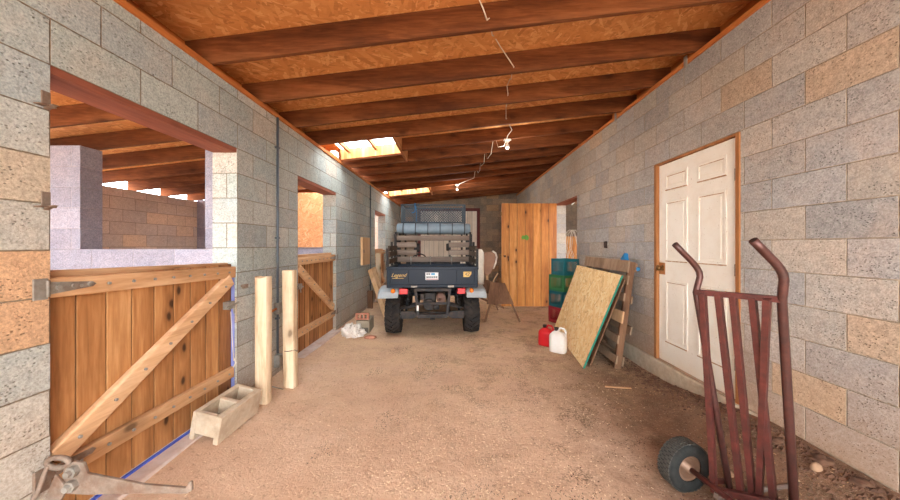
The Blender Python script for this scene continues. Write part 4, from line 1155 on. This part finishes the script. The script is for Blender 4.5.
# rear chassis
b = MB()
b.beam((-.26,-.16,.69),(-.215,-.18,.29),.04,.04,up=(0,1,0)); b.beam((.26,-.16,.69),(.215,-.18,.29),.04,.04,up=(0,1,0))
b.box(-.28,.28,-.19,-.15,.655,.70); b.box(-.23,.23,-.2,-.17,.455,.49)
b.box(-.225,.225,-.215,-.165,.262,.315)
b.beam((-.25,-.15,.3),(-.25,.9,.42),.05,.05); b.beam((.25,-.15,.3),(.25,.9,.42),.05,.05)
b.build('rear_frame', M_frame, U, bevel=.003)
b = MB(); b.box(-.036,.036,-.275,-.165,.252,.262); b.box(-.036,.036,-.275,-.165,.312,.322); b.box(-.036,-.026,-.275,-.165,.262,.312); b.box(.026,.036,-.275,-.165,.262,.312); b.build('hitch_receiver', M_frame, U)
b = MB(); b.box(-.235,-.205,-.212,-.20,.37,.45); b.build('reflector', M_white_plastic, U)
b = MB(); b.lathe([(.001,-.2),(.06,-.2),(.072,-.19),(.072,.25),(.06,.26),(.0,.26)], (.125,-.0,.555), (0,1,0), 22)
b.lathe([(.014,-.26),(.02,-.26),(.02,-.2),(.014,-.2)], (.10,0,.535), (0,1,0), 12, closed=True); b.build('muffler', M_muffler, U)
b = MB(); b.box(-.15,.05,.05,.45,.38,.60); b.cyl((-.06,-.02,.42),(-.06,.2,.42),.09,16); b.box(-.20,-.12,-.05,.1,.50,.6); b.cyl((.0,-.04,.40),(.1,-.04,.40),.05,12); b.build('engine', M_frame, U, bevel=.02)
for s in (-1, 1):
    b = MB(); b.beam((s*.26,-.10,.43),(s*.49,-.04,.37),.03,.03); b.beam((s*.26,.12,.43),(s*.49,.06,.37),.03,.03); b.build('upper_arm', M_frame, U, bevel=.003)
    b = MB(); b.prism([(.24,.26),(.24,.33),(.31,.35),(.47,.35),(.49,.30),(.47,.23),(.30,.235)] if s > 0 else [(-.24,.26),(-.24,.33),(-.31,.35),(-.47,.35),(-.49,.30),(-.47,.23),(-.30,.235)], (0,-.13,0), (1,0,0),(0,0,1),(0,1,0),.03); b.build('lower_arm', M_frame, U, bevel=.004)
    pts = [(s*.36+.04*math.cos(t*PI/5)+s*.05*(1-t/50), -.03+.04*math.sin(t*PI/5), .36+.28*t/50) for t in range(51)]
    b = MB(); b.tube(pts, .007, 6); b.cyl((s*.41,-.03,.33),(s*.36,-.03,.68),.02,10); b.build('shock_absorber', M_black, U)
b = MB(); b.cyl((-.48,.0,.295),(.48,.0,.295),.018,10); b.build('rear_axle', M_frame, U)

# ------------------------------------------------------------------ things right of the vehicle
M_fleece = plain('white_fleece', c(226,218,204), .95, 0, .08, 20, bump=.6)
M_leather = plain('brown_leather', c(142,106,84), .6, 0, .15, 8, c(120,84,64), .4)
# upright roll of white fleece
b = MB(); b.tube([(.455,5.50,.68),(.455,5.50,.9),(.46,5.51,1.1),(.465,5.52,1.22),(.475,5.53,1.275)], [.078,.078,.076,.068,.03], 16)
tag(b.build('fleece_roll', M_fleece, bevel=0), 'white fleece roll draped upright beside the vehicle', 'fleece')
r = root('saddle', 'brown leather saddle skirt with white fleece edge beside the plank door', 'saddle')
b = MB(); vs=[]; 
poly = [(-.0,.28),(.06,.305),(.15,.30),(.20,.27),(.22,.20),(.20,.10),(.16,.0),(.12,-.08),(.06,-.12),(.01,-.10),(-.01,.1)]
b.prism(poly, (.54,5.62,.93), (1,.1,0), (0,0,1), (0,1,0), .04); b.build('skirt', M_leather, r, bevel=.015, seg=3)
b = MB(); pts = [(.54+p[0]*1.05, 5.66+p[0]*.1, .93+p[1]*1.02) for p in poly[2:7]]; b.tube(pts, .022, 8); b.build('fleece_edge', M_fleece, r)
# folding wooden stand
r = root('saddle_stand', 'brown wooden folding stand with sloping panels beside the vehicle', 'stand')
def P2(px, py, Y): return pt(px, py, Y)
b = MB(); b.beam(P2(499,275,5.7), P2(485,322,5.55), .03, .05, up=(0,1,0)); b.build('leg', M_brownboard, r, bevel=.004)
b = MB(); b.beam(P2(503,284,5.6), P2(520,322,5.5), .03, .05, up=(0,1,0)); b.build('leg', M_brownboard, r, bevel=.004)
b = MB(); b.beam(P2(476,296,5.75), P2(504,308,5.7), .03, .05, up=(0,1,0)); b.build('leg', M_brownboard, r, bevel=.004)
b = MB(); b.beam(P2(488,283,6.0), P2(498,310,6.05), .03, .04, up=(0,1,0)); b.build('leg', M_brownboard, r, bevel=.004)
def slab(name, pts, th, mat):
    v = [Vector(p) for p in pts]; n = (v[1]-v[0]).cross(v[2]-v[0]).normalized()*th
    m = len(v); MB().add(v+[p+n for p in v], [tuple(range(m))[::-1], tuple(range(m,2*m))]+[(i,(i+1)%m,m+(i+1)%m,m+i) for i in range(m)]).build(name, mat, r, bevel=.004)
slab('panel', [P2(490,282,5.58),P2(505,283,5.58),P2(514,304,5.5),P2(487,304,5.5)], .02, M_brownboard)
slab('panel', [P2(482,279,5.75),P2(492,281,5.72),P2(496,295,5.66),P2(484,293,5.7)], .02, M_brownboard)
b = MB(); b.beam(P2(498,273,5.75),P2(492,283,5.8),.018,.03,up=(0,1,0)); b.box(.60,.64,5.75,5.79,.05,.95); b.build('leg', M_paleboard, r, bevel=.003)

# ------------------------------------------------------------------ light
w = bpy.data.worlds.new('sky'); sc.world = w; w.use_nodes = True
nt = w.node_tree; bg = nt.nodes['Background']
bg.inputs[0].default_value = (.92, .96, 1.0, 1); bg.inputs[1].default_value = 8.0
# ------------------------------------------------------------------ camera
cam = bpy.data.cameras.new('camera'); co = bpy.data.objects.new('camera', cam); COL.objects.link(co); sc.camera = co
cam.sensor_width = 36; cam.lens = 36*320/900; cam.clip_start = .02
co.location = (0, 0, EYE); co.rotation_euler = (PI/2, 0, 0)
cam.shift_x = -3/900; cam.shift_y = -5/900
sc.view_settings.view_transform = 'Standard'; sc.view_settings.look = 'None'; sc.view_settings.gamma = 1
sc.view_settings.exposure = 0.82
sc.cycles.max_bounces = 10; sc.cycles.diffuse_bounces = 7
